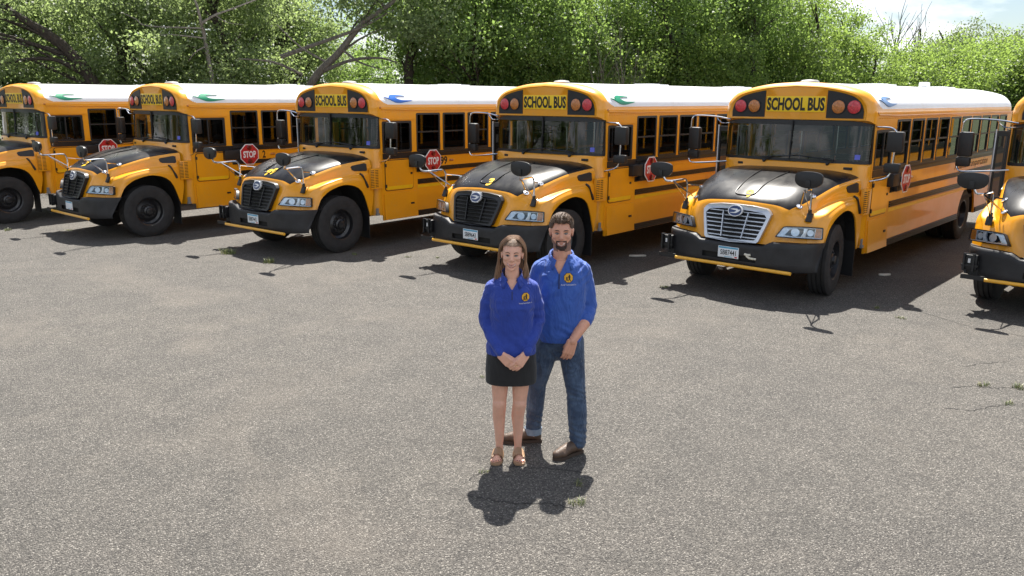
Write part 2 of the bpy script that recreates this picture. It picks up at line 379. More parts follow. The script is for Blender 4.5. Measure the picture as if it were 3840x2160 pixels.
def b_ws_seal():
    mb = MB()
    for t0, t1 in ((-.02, .055), (.90, 1.02)):
        mb.grid(np.array([[np.array(ws_pt(x, y, t)) + [0, -.006, 0] for x, y in WSB] for t in (t0, t1)]))
    mb.add([np.array(ws_pt(WSB[-1][0], WSB[-1][1], t)) + [dx, dy, 0] for t, dx, dy in ((0, .008, .01), (1, .008, .01), (1, -.012, -.06), (0, -.012, -.06))], [[0, 1, 2, 3]])
    mb.mirror_x(); mb.bx(-.009, .009, .722, .745, 1.90, 2.20); mb.bx(-.009, .009, .74, .77, 2.18, 2.53)
    return mb.mesh('windshield_seal', MT['black'], angle=60)

def b_bumper():
    pl = crom([(0, -1.125), (.30, -1.125), (.62, -1.115), (.9, -1.04), (1.07, -.94), (1.17, -.80), (1.207, -.59)], 5)
    def top(x): return float(np.interp(x, [0, .50, .60, .75, 1.0, 1.3], [.80, .80, .868, .874, .872, .875]))
    G = []; zs = [0, .12, .28, .52, .56, .8, .94, 1.0]
    rows = []
    for k, f in enumerate(zs):
        row = []
        for x, y in pl:
            zt = top(x); zb = .455 + .03 * max(0, x - .8) ; z = zb + f * (zt - zb)
            yy = y
            if y > -.82 and f < .9: yy = min(y, -.82 + (z - .47) / .40 * .23)    # rear edge slopes
            inn = {0: .03, len(zs) - 1: .02}.get(k, 0)
            row.append((x, yy + inn, z))
        rows.append(row)
    rows.append([(x * .97, y + .16, z) for x, y, z in rows[-1]])
    G = np.array(rows); mb = MB()
    hole = [(i, j) for i in (2, ) for j in range(len(pl) - 1) if pl[j + 1][0] < .47]
    b0 = len(mb.V); mb.grid(G)
    n = G.shape[1] - 1; keep = [q for q in range(len(mb.F)) if (q // n, q % n) not in hole]
    mb.F = [mb.F[q] for q in keep]; mb.m = [0] * len(mb.F)
    mb.mirror_x(); return mb.mesh('bumper', MT['bumper'], angle=50, weld=True)
def b_bumper_slot():
    mb = MB(); mb.bx(-.5, .5, -1.075, -1.05, .50, .72); return mb.mesh('bumper_recess', MT['dark'])

GT = 1.325
def gr(x, z, off=0.0):       # grille surface
    return (x, -1.093 + (z - .84) * .135 / .49 * 1.1 + .14 * x * x - off, z)
GRO = [(-.50, 1.29), (-.46, 1.318), (-.25, 1.345), (0, 1.352), (.25, 1.345), (.46, 1.318), (.50, 1.29), (.535, 1.24), (.50, 1.10), (.43, .86), (.40, .835), (0, .815), (-.40, .835), (-.43, .86), (-.50, 1.10), (-.535, 1.24)]
GRI = [(x * .90, 1.07 + (z - 1.07) * .80 - .012) for x, z in GRO]
def b_grille_frame(mat):
    mb = MB(); mb.plate([GRO, GRI], lambda u, v: gr(u, v, .03), lambda u, v: gr(u, v, -.04)); return mb.mesh('grille_frame', MT[mat])
def half_w(z):
    zs = [.83, 1.07, 1.26]; return float(np.interp(z, zs, [.375, .44, .475]))
def b_slat(k, mat):
    z = .895 + k * .058; w = half_w(z) + .01; mb = MB()
    mb.plate([[(-w, z - .008), (0, z - .008), (w, z - .008), (w, z + .008), (0, z + .008), (-w, z + .008)]], lambda u, v: gr(u, v, .018), lambda u, v: gr(u, v, -.03)); return mb.mesh('slat', MT[mat])
def b_upright(sg, mat):
    mb = MB(); mb.plate([[(sg * .16 - .007, .88), (sg * .16 + .007, .88), (sg * .20 + .007, 1.25), (sg * .20 - .007, 1.25)]], lambda u, v: gr(u, v, .02), lambda u, v: gr(u, v, -.03)); return mb.mesh('upright', MT[mat])
def b_grille_back():
    mb = MB(); mb.plate([[(x * 1.02, z) for x, z in GRI]], lambda u, v: gr(u, v, .0), lambda u, v: gr(u, v, -.05)); return mb.mesh('grille_mesh', MT['dark'])
BIRD = [(0, .70), (.10, .66), (.20, .60), (.20, .78), (.24, .92), (.32, 1.0), (.48, .97), (.80, .86), (.55, .83), (.43, .76), (.40, .66), (.46, .50), (.56, .36), (.70, .31), (1.0, .29), (.80, .14), (.62, .03), (.5, 0), (.38, .05), (.28, .20), (.18, .42), (.08, .60)]
def b_badge():
    mb = MB(); cz = 1.262
    mb.plate([circ(0, cz, .115, .083, 32)], lambda u, v: gr(u, v, .042), lambda u, v: gr(u, v, .0), 0)
    mb.plate([circ(0, cz, .100, .070, 32)], lambda u, v: gr(u, v, .046), lambda u, v: gr(u, v, .03), 1)
    mb.plate([[(-.085, cz + .018), (-.04, cz + .028), (.03, cz + .030), (.05, cz + .016), (.09, cz + .020), (.06, cz - .012), (.02, cz - .034), (-.06, cz - .034), (-.085, cz - .030), (-.01, cz - .022), (.02, cz - .006), (.015, cz + .008), (-.03, cz + .012)]], lambda u, v: gr(u, v, .049), lambda u, v: gr(u, v, .04), 0)
    return mb.mesh('badge', [MT['signw'], MT['blue']])
def b_badge_tab():
    mb = MB(); mb.plate([[(-.105, 1.345), (.105, 1.345), (.09, 1.22), (.06, 1.18), (-.06, 1.18), (-.09, 1.22)]], lambda u, v: gr(u, v, .038), lambda u, v: gr(u, v, .0)); return mb.mesh('badge_tab', MT['signw'])

# headlight: four corners, driver's side
HQ = np.array([(.639, -1.0, .945), (.723, -.925, 1.10), (1.187, -.672, 1.097), (1.20, -.69, .926)])
def hl_map(sg):
    i, ti, to, bo = HQ; nrm = np.cross(to - ti, i - ti); nrm /= np.linalg.norm(nrm); nrm = nrm if nrm[1] < 0 else -nrm
    def f(off):
        def g(u, v):
            bot = i + (bo - i) * u; topp = ti + (to - ti) * u; p = bot + (topp - bot) * v + nrm * (off + .020 + .018 * math.sin(math.pi * min(max(u, 0), 1))); return (sg * p[0], p[1], p[2])
        return g
    return f
HLO = [(0, 0), (.04, -.01), (.5, -.03), (.97, -.01), (1, .05), (1, .95), (.97, 1), (.5, 1.03), (.06, 1.0), (.0, .93), (-.01, .1)]
def shr(P, k): return [(.5 + (u - .5) * (1 - k * .35), .5 + (v - .5) * (1 - k)) for u, v in P]
def b_hl(sg, what):
    f = hl_map(sg); mb = MB()
    if what == 'rim': mb.plate([HLO, shr(HLO, .14)], f(.022), f(-.03)); return mb.mesh('rim', MT['black'])
    if what == 'bezel':
        holes = [[(.16, .20), (.30, .15), (.52, .15), (.55, .5), (.52, .84), (.30, .84), (.20, .7)], [(.62, .17), (.80, .17), (.80, .83), (.62, .83)]]
        mb.plate([shr(HLO, .12)] + holes, f(.008), f(-.02)); return mb.mesh('bezel', MT['reflector'])
    if what == 'cup':
        mb.plate([shr(HLO, .16)], f(-.022), f(-.03), 1)
        for u, r in ((.36, .058), (.71, .045)):
            o = np.array(f(-.02)(u, .5)); n = np.array(f(.03)(u, .5)) - o
            mb.lathe([(0, .012), (0.001, r * .55), (.012, r * .85), (.02, r)], o, n, 20, 0)
            mb.lathe([(.0, .016), (.016, .014), (.02, .002)], o, n, 12, 0)
        return mb.mesh('reflector', [MT['reflector'], MT['bulbdark']])
    if what == 'turn':
        mb.plate([[(.82, .12), (.95, .12), (.965, .3), (.965, .86), (.95, .9), (.82, .9)]], f(.014), f(-.015)); return mb.mesh('turn_lamp', MT['amberlamp'])
    if what == 'lens':
        P = shr(HLO, .1); mb.plate([P], f(.026), f(.022)); return mb.mesh('lens', MT['clear'])

# wheels (axis +x)
def b_tyre():
    o = [(-.135, .295), (-.143, .36), (-.148, .43), (-.140, .485), (-.124, .512), (-.118, .528)]
    t = []
    for c in (-.066, 0, .066): t += [(c - .008, .531), (c - .007, .517), (c + .007, .517), (c + .008, .531)]
    prof = o + t + [(-a, r) for a, r in o[::-1]]
    mb = MB(); mb.lathe(prof, (0, 0, 0), (1, 0, 0), 48, cap=False); return mb.mesh('tyre', MT['rubber'], angle=28)
def b_rim(front):
    mb = MB()
    if front: prof = [(-.1, .29), (.128, .298), (.138, .297), (.130, .275), (.05, .262), (.02, .22), (.045, .17), (.062, .155), (.062, .10)]
    else: prof = [(-.1, .29), (.128, .298), (.138, .297), (.130, .275), (.03, .258), (-.08, .23), (-.10, .16), (-.10, .09)]
    mb.lathe(prof, (0, 0, 0), (1, 0, 0), 40, cap=False)
    a = .062 if front else -.10
    for k in range(10):
        w = 2 * math.pi * k / 10; mb.lathe([(a - .005, .017), (a + .022, .016), (a + .030, .008)], (0, .132 * math.cos(w), .132 * math.sin(w)), (1, 0, 0), 8)
    return mb.mesh('rim', MT['rim'], angle=30)
def b_hub(front):
    mb = MB(); a = .062 if front else -.1
    mb.lathe([(a - .01, .105), (a + .03, .10), (a + .045, .075), (a + .075, .068), (a + .085, .02)] if front else [(a - .01, .10), (a + .05, .095), (a + .16, .085), (a + .17, .03)], (0, 0, 0), (1, 0, 0), 24)
    return mb.mesh('hub', MT['rim'])

def b_window_frame():
    mb = MB(); y0, y1, z0, z1 = 0, WLEN, 1.805, 2.545
    mb.plate([rrect(-.008, y1 + .008, z0 - .008, z1 + .008, .03), rrect(.028, y1 - .028, z0 + .028, z1 - .028, .02)], lambda y, z: (.004, y, z), lambda y, z: (-.03, y, z))
    mb.bx(-.026, -.002, .02, y1 - .02, 2.165, 2.195)
    return mb.mesh('window', MT['black'])
def b_pane(z0, z1, x):
    mb = MB(); mb.add([(x, .02, z0), (x, WLEN - .02, z0), (x, WLEN - .02, z1), (x, .02, z1)], [[0, 1, 2, 3]]); return mb.mesh('pane', MT['pane'], smooth=False, recalc=False)
def b_driver_window():
    mb = MB(); mb.plate([rrect(1.005, 1.785, 1.80, 2.405, .03), rrect(1.05, 1.735, 1.85, 2.365, .03)], lambda y, z: (1.225, y, z), lambda y, z: (1.19, y, z)); mb.bx(1.192, 1.222, 1.37, 1.40, 1.84, 2.37); return mb.mesh('driver_window', MT['black'])
def octo(r, c=(0, 0)): return [(c[0] + r * math.cos(R(22.5 + 45 * k)), c[1] + r * math.sin(R(22.5 + 45 * k))) for k in range(8)]

def rails(z0, z1, y0, y1, x0=1.22, d=.022, sg=1):
    """ribbed rub rail"""
    mb = MB(); n = 3; h = (z1 - z0) / n
    segs = [(y0, 6.9 - .70), (6.9 + .70, y1)] if z0 < 1.15 else [(y0, y1)]
    for a, b in segs:
        mb.bx(sg * x0, sg * (x0 + d * .4), a, b, z0, z1)
        for k in range(n): mb.bx(sg * (x0 + .001), sg * (x0 + d), a + .002, b - .002, z0 + h * (k + .2), z0 + h * (k + .8), 0, .004)
    return mb

def bird_mesh(mat):
    mb = MB(); P = crom(BIRD + [BIRD[0]], 3)[:-1, :2]
    def f(off):
        def g(u, v):
            z = 2.745 + .155 * v; return (roof_x(z) + off, 1.12 + .72 * u, z + off * .5)
        return g
    mb.plate([[tuple(p) for p in P]], f(.013), f(.001)); return mb.mesh('roof_emblem', MT[mat])

def make_bus(spec):
    root = link('school_bus', None, None, (*spec['pos'], 0), (0, 0, -R(spec['a'])))
    root.empty_display_size = .5
    tag(root, spec['label'], 'bus', 'school buses parked in a slanted row')
    def P(name, key, fn, parent=root, loc=None, rot=None): return link(name, mesh_of(key, fn), parent, loc, rot)
    def PM(name, key, fn, mats, parent=root, loc=None, rot=None, **k): return link(name, mesh_of(key, lambda: fn().mesh(name, mats, **k)), parent, loc, rot)
    # --- shell
    P('body_side', 'sideL', lambda: b_side(1, False)); P('body_side', 'sideR', lambda: b_side(-1, True))
    P('roof', 'roof', b_roof); P('front_cap', 'cap', b_cap); P('cowl', 'cowl', b_cowl)
    def rear():
        mb = MB(); mb.plate([[(-1.22, .5), (1.22, .5)] + [(x * .958, 2.6 + (z - 2.6) * .88) for x, z in ROOFP] + [(-x * .958, 2.6 + (z - 2.6) * .88) for x, z in ROOFP[-2::-1]], rrect(-.9, -.45, 1.75, 2.45, .04), rrect(-.36, .36, 1.75, 2.45, .04), rrect(.45, .9, 1.75, 2.45, .04)], lambda u, v: (u, YEND - .045, v), lambda u, v: (u, YEND - .005, v)); return mb
    PM('rear_wall', 'rear', rear, MT['orange'])
    def rglass():
        mb = MB(); mb.add([(-.92, YEND - .025, 1.74), (.92, YEND - .025, 1.74), (.92, YEND - .025, 2.46), (-.92, YEND - .025, 2.46)], [[0, 1, 2, 3]]); return mb
    PM('rear_pane', 'rglass', rglass, MT['pane'])
    PM('floor_pan', 'floor', lambda: MB().bx(-1.18, 1.18, .98, YEND - .06, .86, .93).bx(-1.18, 1.18, .91, .97, .90, 1.86), MT['dark'])
    PM('chassis', 'chas', lambda: MB().bx(-.48, -.36, -.95, 9.7, .55, .80).bx(.36, .48, -.95, 9.7, .55, .80).bx(-.34, .34, -.85, .85, .50, 1.25).bx(-.5, .5, -.05, .06, .36, .5).bx(-.9, .9, -.05, .05, .42, .52).bx(-.9, .9, 6.82, 6.98, .42, .58).lathe([(-.2, .2), (.2, .2)], (0, 6.9, .5), (0, 1, 0), 16).bx(-.9, -.55, 3.2, 4.6, .42, .85, 0, .06).bx(.55, .95, 2.4, 3.6, .45, .85, 0, .04), MT['dark'])
    def well():
        mb = MB()
        for sg in (-1, 1):
            pts = [(-.62, .86), (-.52, 1.05), (-.38, 1.17), (-.14, 1.26), (.16, 1.28), (.34, 1.23), (.48, 1.12), (.58, .93), (.66, .62)]
            mb.grid(np.array([[(sg * 1.2, y, z) for y, z in pts], [(sg * .55, y, z) for y, z in pts]])); mb.add([(sg * .55, y, z) for y, z in pts] + [(sg * .55, 0, .6)], [[i, i + 1, 9] for i in range(8)])
            ar = [(6.9 + .67 * math.cos(t), .50 + .67 * math.sin(t)) for t in np.linspace(0, math.pi, 13)]
            mb.grid(np.array([[(sg * 1.19, y, z) for y, z in ar], [(sg * .4, y, z) for y, z in ar]]))
        return mb
    tag(PM('wheel_well', 'well', well, MT['dark']), kind='stuff')
    for sg in (1, -1): PM('mud_flap', 'flap', lambda: MB().bx(-.16, .16, .62, .64, .20, .78), MT['black'], loc=(sg * 1.04, 0, 0))
    # --- front
    P('hood', 'hood', b_hood)
    def scoop():
        mb = MB(); pts = [(-.17, -.50), (-.16, -.70), (-.10, -.76), (0, -.775), (.10, -.76), (.16, -.70), (.17, -.50), (.20, -.10), (.23, .25)]
        path = [(x, y, hood_at(x, y) + .006) for x, y in [(-.23, .25), (-.20, -.10)] + pts]; mb.tube(path, .011, 6, smooth=3); return mb
    PM('hood_ridge', 'scoop', scoop, MT['hood'])
    P('windshield', 'ws', b_windshield); P('windshield_seal', 'wseal', b_ws_seal)
    P('bumper', 'bumper', b_bumper); P('bumper_recess', 'slot', b_bumper_slot)
    gm = spec['grille']
    g = P('grille', 'gf' + gm, lambda: b_grille_frame(gm)); P('grille_mesh', 'gb', b_grille_back, g)
    for k in range(7 if gm == 'silver' else 7): P('slat', ('sl', k, gm), lambda: b_slat(k, gm), g)
    for sg in (-1, 1): P('upright', ('up', sg, gm), lambda: b_upright(sg, gm), g)
    if gm != 'silver': P('badge_tab', 'btab', b_badge_tab, g)
    P('badge', 'badge', b_badge, g)
    for sg in (-1, 1):
        h = P('headlight', ('hlr', sg), lambda: b_hl(sg, 'rim'))
        for w, nm in (('bezel', 'bezel'), ('cup', 'reflector'), ('turn', 'turn_lamp'), ('lens', 'lens')): P(nm, ('hl' + w, sg), lambda: b_hl(sg, w), h)
        v = PM('hood_vent', ('vent', sg), lambda: place_x(MB().plate([[(.30, 1.575), (.33, 1.60), (.60, 1.637), (.64, 1.62), (.64, 1.50), (.61, 1.487), (.36, 1.50), (.32, 1.52)]], lambda y, z: (side_x(y, z) + .012, y, z), lambda y, z: (side_x(y, z) - .05, y, z)), sg), MT['black'])
        PM('hood_latch', ('latch', sg), lambda: place_x(MB().tube([(side_x(.47, 1.45) + .012, .47, 1.45), (side_x(.5, 1.40) + .02, .50, 1.40), (1.225, .56, 1.28), (1.232, .60, 1.18)], [.016, .022, .012, .026, .022], 6, smooth=3), sg), MT['black'])
        def disc(y): return lambda: place_x(MB().lathe([(0, .045), (.012, .045), (.014, .030), (.008, .028), (.02, .012)], (.90 if y > -.6 else .83, y, hood_at(.90 if y > -.6 else .83, y) + .002), (.45, -.35, .8), 20), sg)
        for y in (-.42, -.70): PM('hood_fixing', ('disc', sg, y), disc(y), MT['chrome'])
    # crossing gate
    PM('crossing_gate', 'gate', lambda: MB().tube([(-.86, -1.165, .478), (.98, -1.165, .478)], .026, 10), MT['gatebar'])
    PM('gate_motor', 'gmot', lambda: MB().bx(-1.18, -1.0, -1.06, -.94, .57, .78, 0, .012).bx(-1.19, -.98, -1.08, -1.05, .62, .65).bx(-1.17, -1.145, -1.10, -1.04, .56, .80).bx(-1.05, -1.025, -1.10, -1.04, .56, .80).tube([(-1.17, -1.09, .80), (-1.02, -1.09, .80)], .008, 6).bx(-1.16, -.84, -1.16, -1.13, .46, .52).bx(-1.1, -.95, -1.0, -.8, .5, .7), MT['black'])
    PM('gate_label', 'glab', lambda: MB().bx(-1.11, -1.08, -1.068, -1.055, .67, .73), MT['signw'])
    # licence plate
    def plate():
        mb = MB(); mb.bx(-.165, .165, -1.136, -1.128, .575, .740, 0, .002); mb.bx(-.155, .155, -1.1375, -1.135, .710, .734, 1)
        mb.bx(.105, .145, -1.1375, -1.135, .583, .602, 2); mb.bx(-.06, .06, -1.1375, -1.135, .585, .594, 1); return mb
    pl = PM('licence_plate', 'plate', plate, [MT['plate'], MT['plateblue'], MT['red']])
    if spec.get('plate'):
        PM('plate_number', 'pn' + spec['plate'], lambda: add_text(MB(), spec['plate'], lambda u, v: (u * .25, -1.1385, .652 + v * .075), .012), MT['ink'], pl)
    if spec.get('hook'):
        PM('tow_hook', 'hook', lambda: MB().tube([(.26, -1.135, .66), (.31, -1.14, .655), (.35, -1.14, .66)], .018, 8, smooth=2).tube([(.29, -1.14, .65), (.34, -1.15, .615), (.44, -1.14, .61)], .016, 8, smooth=2), MT['stained'])
    # sign and lamps on the cap
    for sg in (-1, 1): PM('lamp_panel', ('lp', sg), lambda: place_x(b_lamp_panel(), sg), MT['capblack'])
    s = PM('school_bus_sign', 'sgn', lambda: MB().bx(-.482, .482, .790, .80, 2.662, 2.905, 0, .002), MT['signy'])
    PM('sign_lettering', 'sgt', lambda: add_text(MB(), 'SCHOOL BUS', lambda u, v: (u * .945, .7885, 2.783 + v * .205), .042), MT['ink'], s)
    for x, mt in ((-.926, 'redlamp'), (-.688, 'amberlamp'), (.688, 'amberlamp'), (.926, 'redlamp')):
        h = PM('warning_lamp', 'lhood', lambda: MB().lathe([(-.01, .112), (.012, .110), (.014, .100), (.002, .098)], (0, 0, 0), (0, -1, 0), 28), MT['capblack'], loc=(x, .791, 2.746))
        PM('lamp_lens', 'llens' + mt, lambda: MB().lathe([(-.005, .099), (.014, .098), (.022, .080), (.028, .04), (.03, .0)], (0, 0, 0), (0, -1, 0), 28), MT[mt], h)
    for x in (-.178, 0, .178): PM('clearance_lamp', 'clr', lambda: MB().ell((0, 0, 0), (.022, .022, .016), 10), MT['amberlamp'], loc=(x, .835, 3.045))
    for sg in (-1, 1): PM('corner_lamp', 'crn', lambda: MB().ell((0, 0, 0), (.014, .03, .022), 10), MT['amberlamp'], loc=(sg * 1.225, .97, 2.66))
    PM('roof_beacon', 'bcn', lambda: MB().lathe([(0, .15), (.03, .15), (.055, .12), (.065, .03)], (0, 1.28, 3.105), (0, 0, 1), 24), MT['inside'])
    for y in (4.2, 8.2): PM('roof_hatch', 'htch', lambda: MB().bx(-.32, .32, -.33, .33, 0, .022, 0, .008).bx(-.2, .2, -.18, .18, .018, .036, 0, .008), MT['white'], loc=(0, y, 3.115))
    if spec.get('name'): PM('roof_vent', 'rvt', lambda: MB().bx(-.09, .09, -.11, .11, 0, .13, 0, .03), MT['white'], loc=(0, 7.35, 3.10))
    # wipers, cowl vents, sticker
    for sg, x in ((1, .62), (-1, -.42)):
        PM('wiper', ('wip', sg), lambda: MB().tube([(x, .72, 1.88), (x + .10, .70, 1.94), (x - .40 * 1, .70, 1.985)] if sg > 0 else [(x, .72, 1.88), (x + .14, .70, 1.96)], .010, 6).tube([(x - .52, .715, 1.99), (x + .02, .70, 1.955)] if sg > 0 else [(x - .05, .705, 1.94), (x + .5, .71, 1.985)], .009, 6).lathe([(0, .03), (.05, .025)], (x, .745, 1.87), (0, -.8, .5), 10), MT['black'])
    for x0, x1 in ((-.88, -.60), (.72, 1.0)): PM('cowl_vent', ('cv', x0), lambda: MB().bx(x0, x1, .722 if x0 < 0 else .728, .76, 1.805, 1.845, 0, .004), MT['black'])
    PM('windshield_sticker', 'stk', lambda: MB().add([np.array(ws_pt(x, float(np.interp(x, WSB[:, 0], WSB[:, 1])) - .004, t)) for x, t in ((1.0, .09), (1.075, .09), (1.075, .21), (1.0, .21))], [[0, 1, 2, 3]]), MT['sticker'])
    # --- side
    for i in range(NWIN):
        for sg in (1, -1):
            w = P('window', 'wf', b_window_frame, root, (sg * 1.222, WY0 + WP * i, 0), None); w.scale = (sg, 1, 1)
            P('pane', 'pu', lambda: b_pane(2.18, 2.53, -.012), w); P('pane', 'pl', lambda: b_pane(1.82, 2.18, -.018), w)
    dw = P('driver_window', 'dw', b_driver_window)
    PM('pane', 'dwp', lambda: MB().add([(1.205, 1.02, 1.82), (1.205, 1.76, 1.82), (1.205, 1.76, 2.39), (1.205, 1.02, 2.39)], [[0, 1, 2, 3]]), MT['pane'], dw)
    PM('window_band', 'wb', lambda: MB().bx(1.221, 1.229, 1.0, YEND - .06, 1.685, 1.796).bx(1.222, 1.244, 1.92, YEND - .07, 1.735, 1.772, 0, .006).bx(1.222, 1.236, 1.0, YEND - .07, 1.685, 1.70), MT['rail'])
    PM('window_band', 'wbr', lambda: MB().bx(-1.229, -1.221, 1.9, YEND - .06, 1.685, 1.796), MT['rail'])
    for z0, z1, y0 in ((1.385, 1.475, 1.90), (1.145, 1.245, 1.93), (.505, .615, 1.93)):
        for sg in (1, -1): PM('rub_rail', ('rr', z0, sg), lambda: rails(z0, z1, y0, YEND - .06, sg=sg), MT['rail'])
    PM('reflective_stripe', 'str', lambda: MB().bx(1.2215, 1.2235, 1.93, YEND - .06, 1.07, 1.128), MT['stripe'])
    def drip():
        mb = MB()
        for sg in (1, -1):
            mb.tube([(sg * 1.232, .99, 2.633), (sg * 1.236, 1.86, 2.615), (sg * 1.236, YEND - .1, 2.615)], .011, 6)
        for i in range(118):
            y = 1.03 + .075 * i; mb.ell((1.226, y, 2.578), (.005, .011, .011), 6)
        return mb
    PM('drip_rail', 'drip', drip, MT['orange'])
    PM('driver_window_hood', 'dwh', lambda: MB().plate([[(1.02, 2.43), (1.84, 2.425), (1.84, 2.445), (1.02, 2.46)]], lambda y, z: (1.25, y, z), lambda y, z: (1.215, y, z)), MT['orange'])
    def hatch():
        mb = MB(); mb.plate([rrect(1.055, 1.79, 1.08, 1.655, .05)], lambda y, z: (1.234, y, z), lambda y, z: (1.221, y, z)); return mb
    PM('hatch_gasket', 'hgs', lambda: MB().plate([rrect(1.043, 1.802, 1.068, 1.667, .055)], lambda y, z: (1.2265, y, z), lambda y, z: (1.221, y, z)), MT['black'])
    hd = PM('battery_hatch', 'hat', hatch, MT['orange'])
    PM('hatch_stripe', 'hst', lambda: MB().bx(1.233, 1.237, 1.085, 1.765, 1.095, 1.155), MT['stripe'], hd)
    [PM('hinge', 'hin', lambda: MB().bx(1.23, 1.25, 1.035, 1.075, -.032, .032, 0, .005), MT['black'], hd, (0, 0, z)) for z in (1.567, 1.167)]; PM('hatch_lock', 'hlk', lambda: MB().bx(1.23, 1.244, 1.72, 1.77, 1.36, 1.40, 0, .005), MT['black'], hd)
    sdr = PM('step_panel', 'stp', lambda: MB().plate([[(1.0, .515), (1.885, .515), (1.885, .99), (1.86, 1.02), (1.0, 1.02)]], lambda y, z: (1.238 + (.03 if z < .6 else 0), y, z), lambda y, z: (1.215, y, z)), MT['orange'])
    PM('panel_latch', 'plt', lambda: MB().bx(1.245, 1.262, 1.70, 1.79, .765, .80, 0, .004), MT['black'], sdr)
    PM('louver', 'lou', lambda: MB().bx(1.19, 1.262, .665, .94, 1.14, 1.53, 0, .012), MT['orange'])
    def slots():
        mb = MB()
        for c in (.70, .80):
            for k in range(11): mb.bx(1.25, 1.2635, c - .038, c + .038, 1.175 + k * .031, 1.187 + k * .031)
        return mb
    PM('louver_slots', 'los', slots, MT['dark'])
    PM('step_bracket', 'sbr', lambda: MB().bx(1.215, 1.25, .78, .86, .62, .66).bx(1.22, 1.235, .79, .85, .64, .76), MT['inside'])
    # lettering and emblem
    if spec.get('side'):
        PM('side_number', 'sn' + spec['side'], lambda: add_text(MB(), spec['side'], lambda u, v: (1.2225, 2.70 + u * .14 * (.55 if len(spec['side']) < 2 else 1.5), 1.58 + v * .165), .03), MT['ink'])
    PM('side_marker', 'smk', lambda: MB().ell((1.225, 2.93, 1.575), (.014, .07, .024), 12), MT['amberlamp'])
    if spec.get('name'):
        PM('side_lettering', 'name', lambda: add_text(MB(), 'Aksamit Transportation', lambda u, v: (1.2225, 6.9 + u * 2.6, 1.58 + v * .19), 0.0, .35), MT['ink'])
    if spec.get('hoodnum'):
        n = spec['hoodnum']; w = .115 * len(n)
        def hn(u, v):
            x = .075 + u * w * .94 - v * .19 * .36; y = -.725 + u * w * .34 + v * .19 * .93; return (x, y, .010 + hood_at(x, y))
        PM('hood_number', 'hn' + n, lambda: add_text(MB(), n, hn, .025, .1), MT['num'])
    P('roof_emblem', 'bird' + spec['bird'], lambda: bird_mesh(spec['bird']))
    # stop arm
    st = PM('stop_arm', 'sta', lambda: MB().bx(1.222, 1.33, 1.68, 2.02, 1.50, 1.70, 0, .012).bx(1.24, 1.31, 1.98, 2.12, 1.40, 1.72, 0, .02).bx(1.29, 1.34, 2.02, 2.30, 1.56, 1.64, 0, .008), MT['black'])
    o = (2.255, 1.60); fx = lambda x: (lambda y, z: (x, y, z))
    PM('stop_border', 'stb', lambda: MB().plate([octo(.243, o)], fx(1.352), fx(1.342)), MT['signw'], st)
    PM('stop_face', 'stf', lambda: MB().plate([octo(.225, o)], fx(1.3545), fx(1.35)), MT['red'], st)
    PM('stop_lettering', 'stt', lambda: add_text(MB(), 'STOP', lambda u, v: (1.356, o[0] + u * .315, o[1] + v * .150), .035), MT['signw'], st)
    for sg in (1, -1): PM('stop_lamp', 'stl', lambda: MB().lathe([(0, .058), (.012, .056), (.022, .03), (.024, .002)], (0, 0, 0), (1, 0, 0), 20), MT['darkred'], st, (1.353, o[0], o[1] + sg * .152))
    # entrance door on the kerb side, folded open
    def door():
        mb = MB()
        for y, x0, x1 in ((1.03, -1.23, -1.43), (1.76, -1.23, -1.43)):
            mb.plate([[(x0, .62), (x1, .62), (x1, 2.40), (x0, 2.40)], [(x0 - .035, .72), (x1 + .035, .72), (x1 + .035, 2.32), (x0 - .035, 2.32)]], lambda u, v: (u, y, v), lambda u, v: (u, y + .035, v), 0)
            mb.add([(x0, y + .017, .7), (x1, y + .017, .7), (x1, y + .017, 2.33), (x0, y + .017, 2.33)], [[0, 1, 2, 3]], 1)
            mb.tube([(x1, y - .008, .62), (x1, y - .008, 2.42)], .014, 6, 2)
        return mb
    PM('entrance_door', 'door', door, [MT['black'], MT['pane'], MT['silver']])
    # mirrors
    def armL():
        mb = MB(); mb.tube([(1.22, .95, 2.46), (1.42, .94, 2.452), (1.50, .94, 2.42), (1.522, .94, 2.36), (1.522, .94, 2.1), (1.508, .94, 1.86), (1.485, .94, 1.75), (1.40, .94, 1.685), (1.21, .94, 1.635)], .013, 8, smooth=3); return mb
    def armR():
        mb = MB(); mb.tube([(-1.10, .80, 2.525), (-1.40, .84, 2.565), (-1.76, .85, 2.575), (-1.85, .85, 2.53), (-1.87, .85, 2.42), (-1.885, .85, 1.9), (-1.87, .85, 1.80), (-1.80, .85, 1.765), (-1.5, .85, 1.785), (-1.15, .85, 1.825)], .013, 8, smooth=3)
        mb.tube([(-1.40, .85, 2.56), (-1.30, .86, 2.46), (-1.14, .86, 2.465)], .010, 6, smooth=2); return mb
    a = PM('mirror_arm', 'armL', armL, MT['chrome'])
    PM('mirror_head', 'mhL', lambda: MB().bx(1.405, 1.635, .91, 1.03, 2.09, 2.395, 0, .03), MT['black'], a)
    PM('mirror_head', 'mhL2', lambda: MB().bx(1.395, 1.63, .91, 1.02, 1.78, 1.925, 0, .03), MT['black'], a)
    a = PM('mirror_arm', 'armR', armR, MT['chrome'])
    PM('mirror_head', 'mhR', lambda: MB().bx(-1.90, -1.69, .81, .93, 1.995, 2.375, 0, .035), MT['black'], a)
    PM('mirror_head', 'mhR2', lambda: MB().bx(-1.905, -1.70, .81, .92, 1.84, 1.985, 0, .03), MT['black'], a)
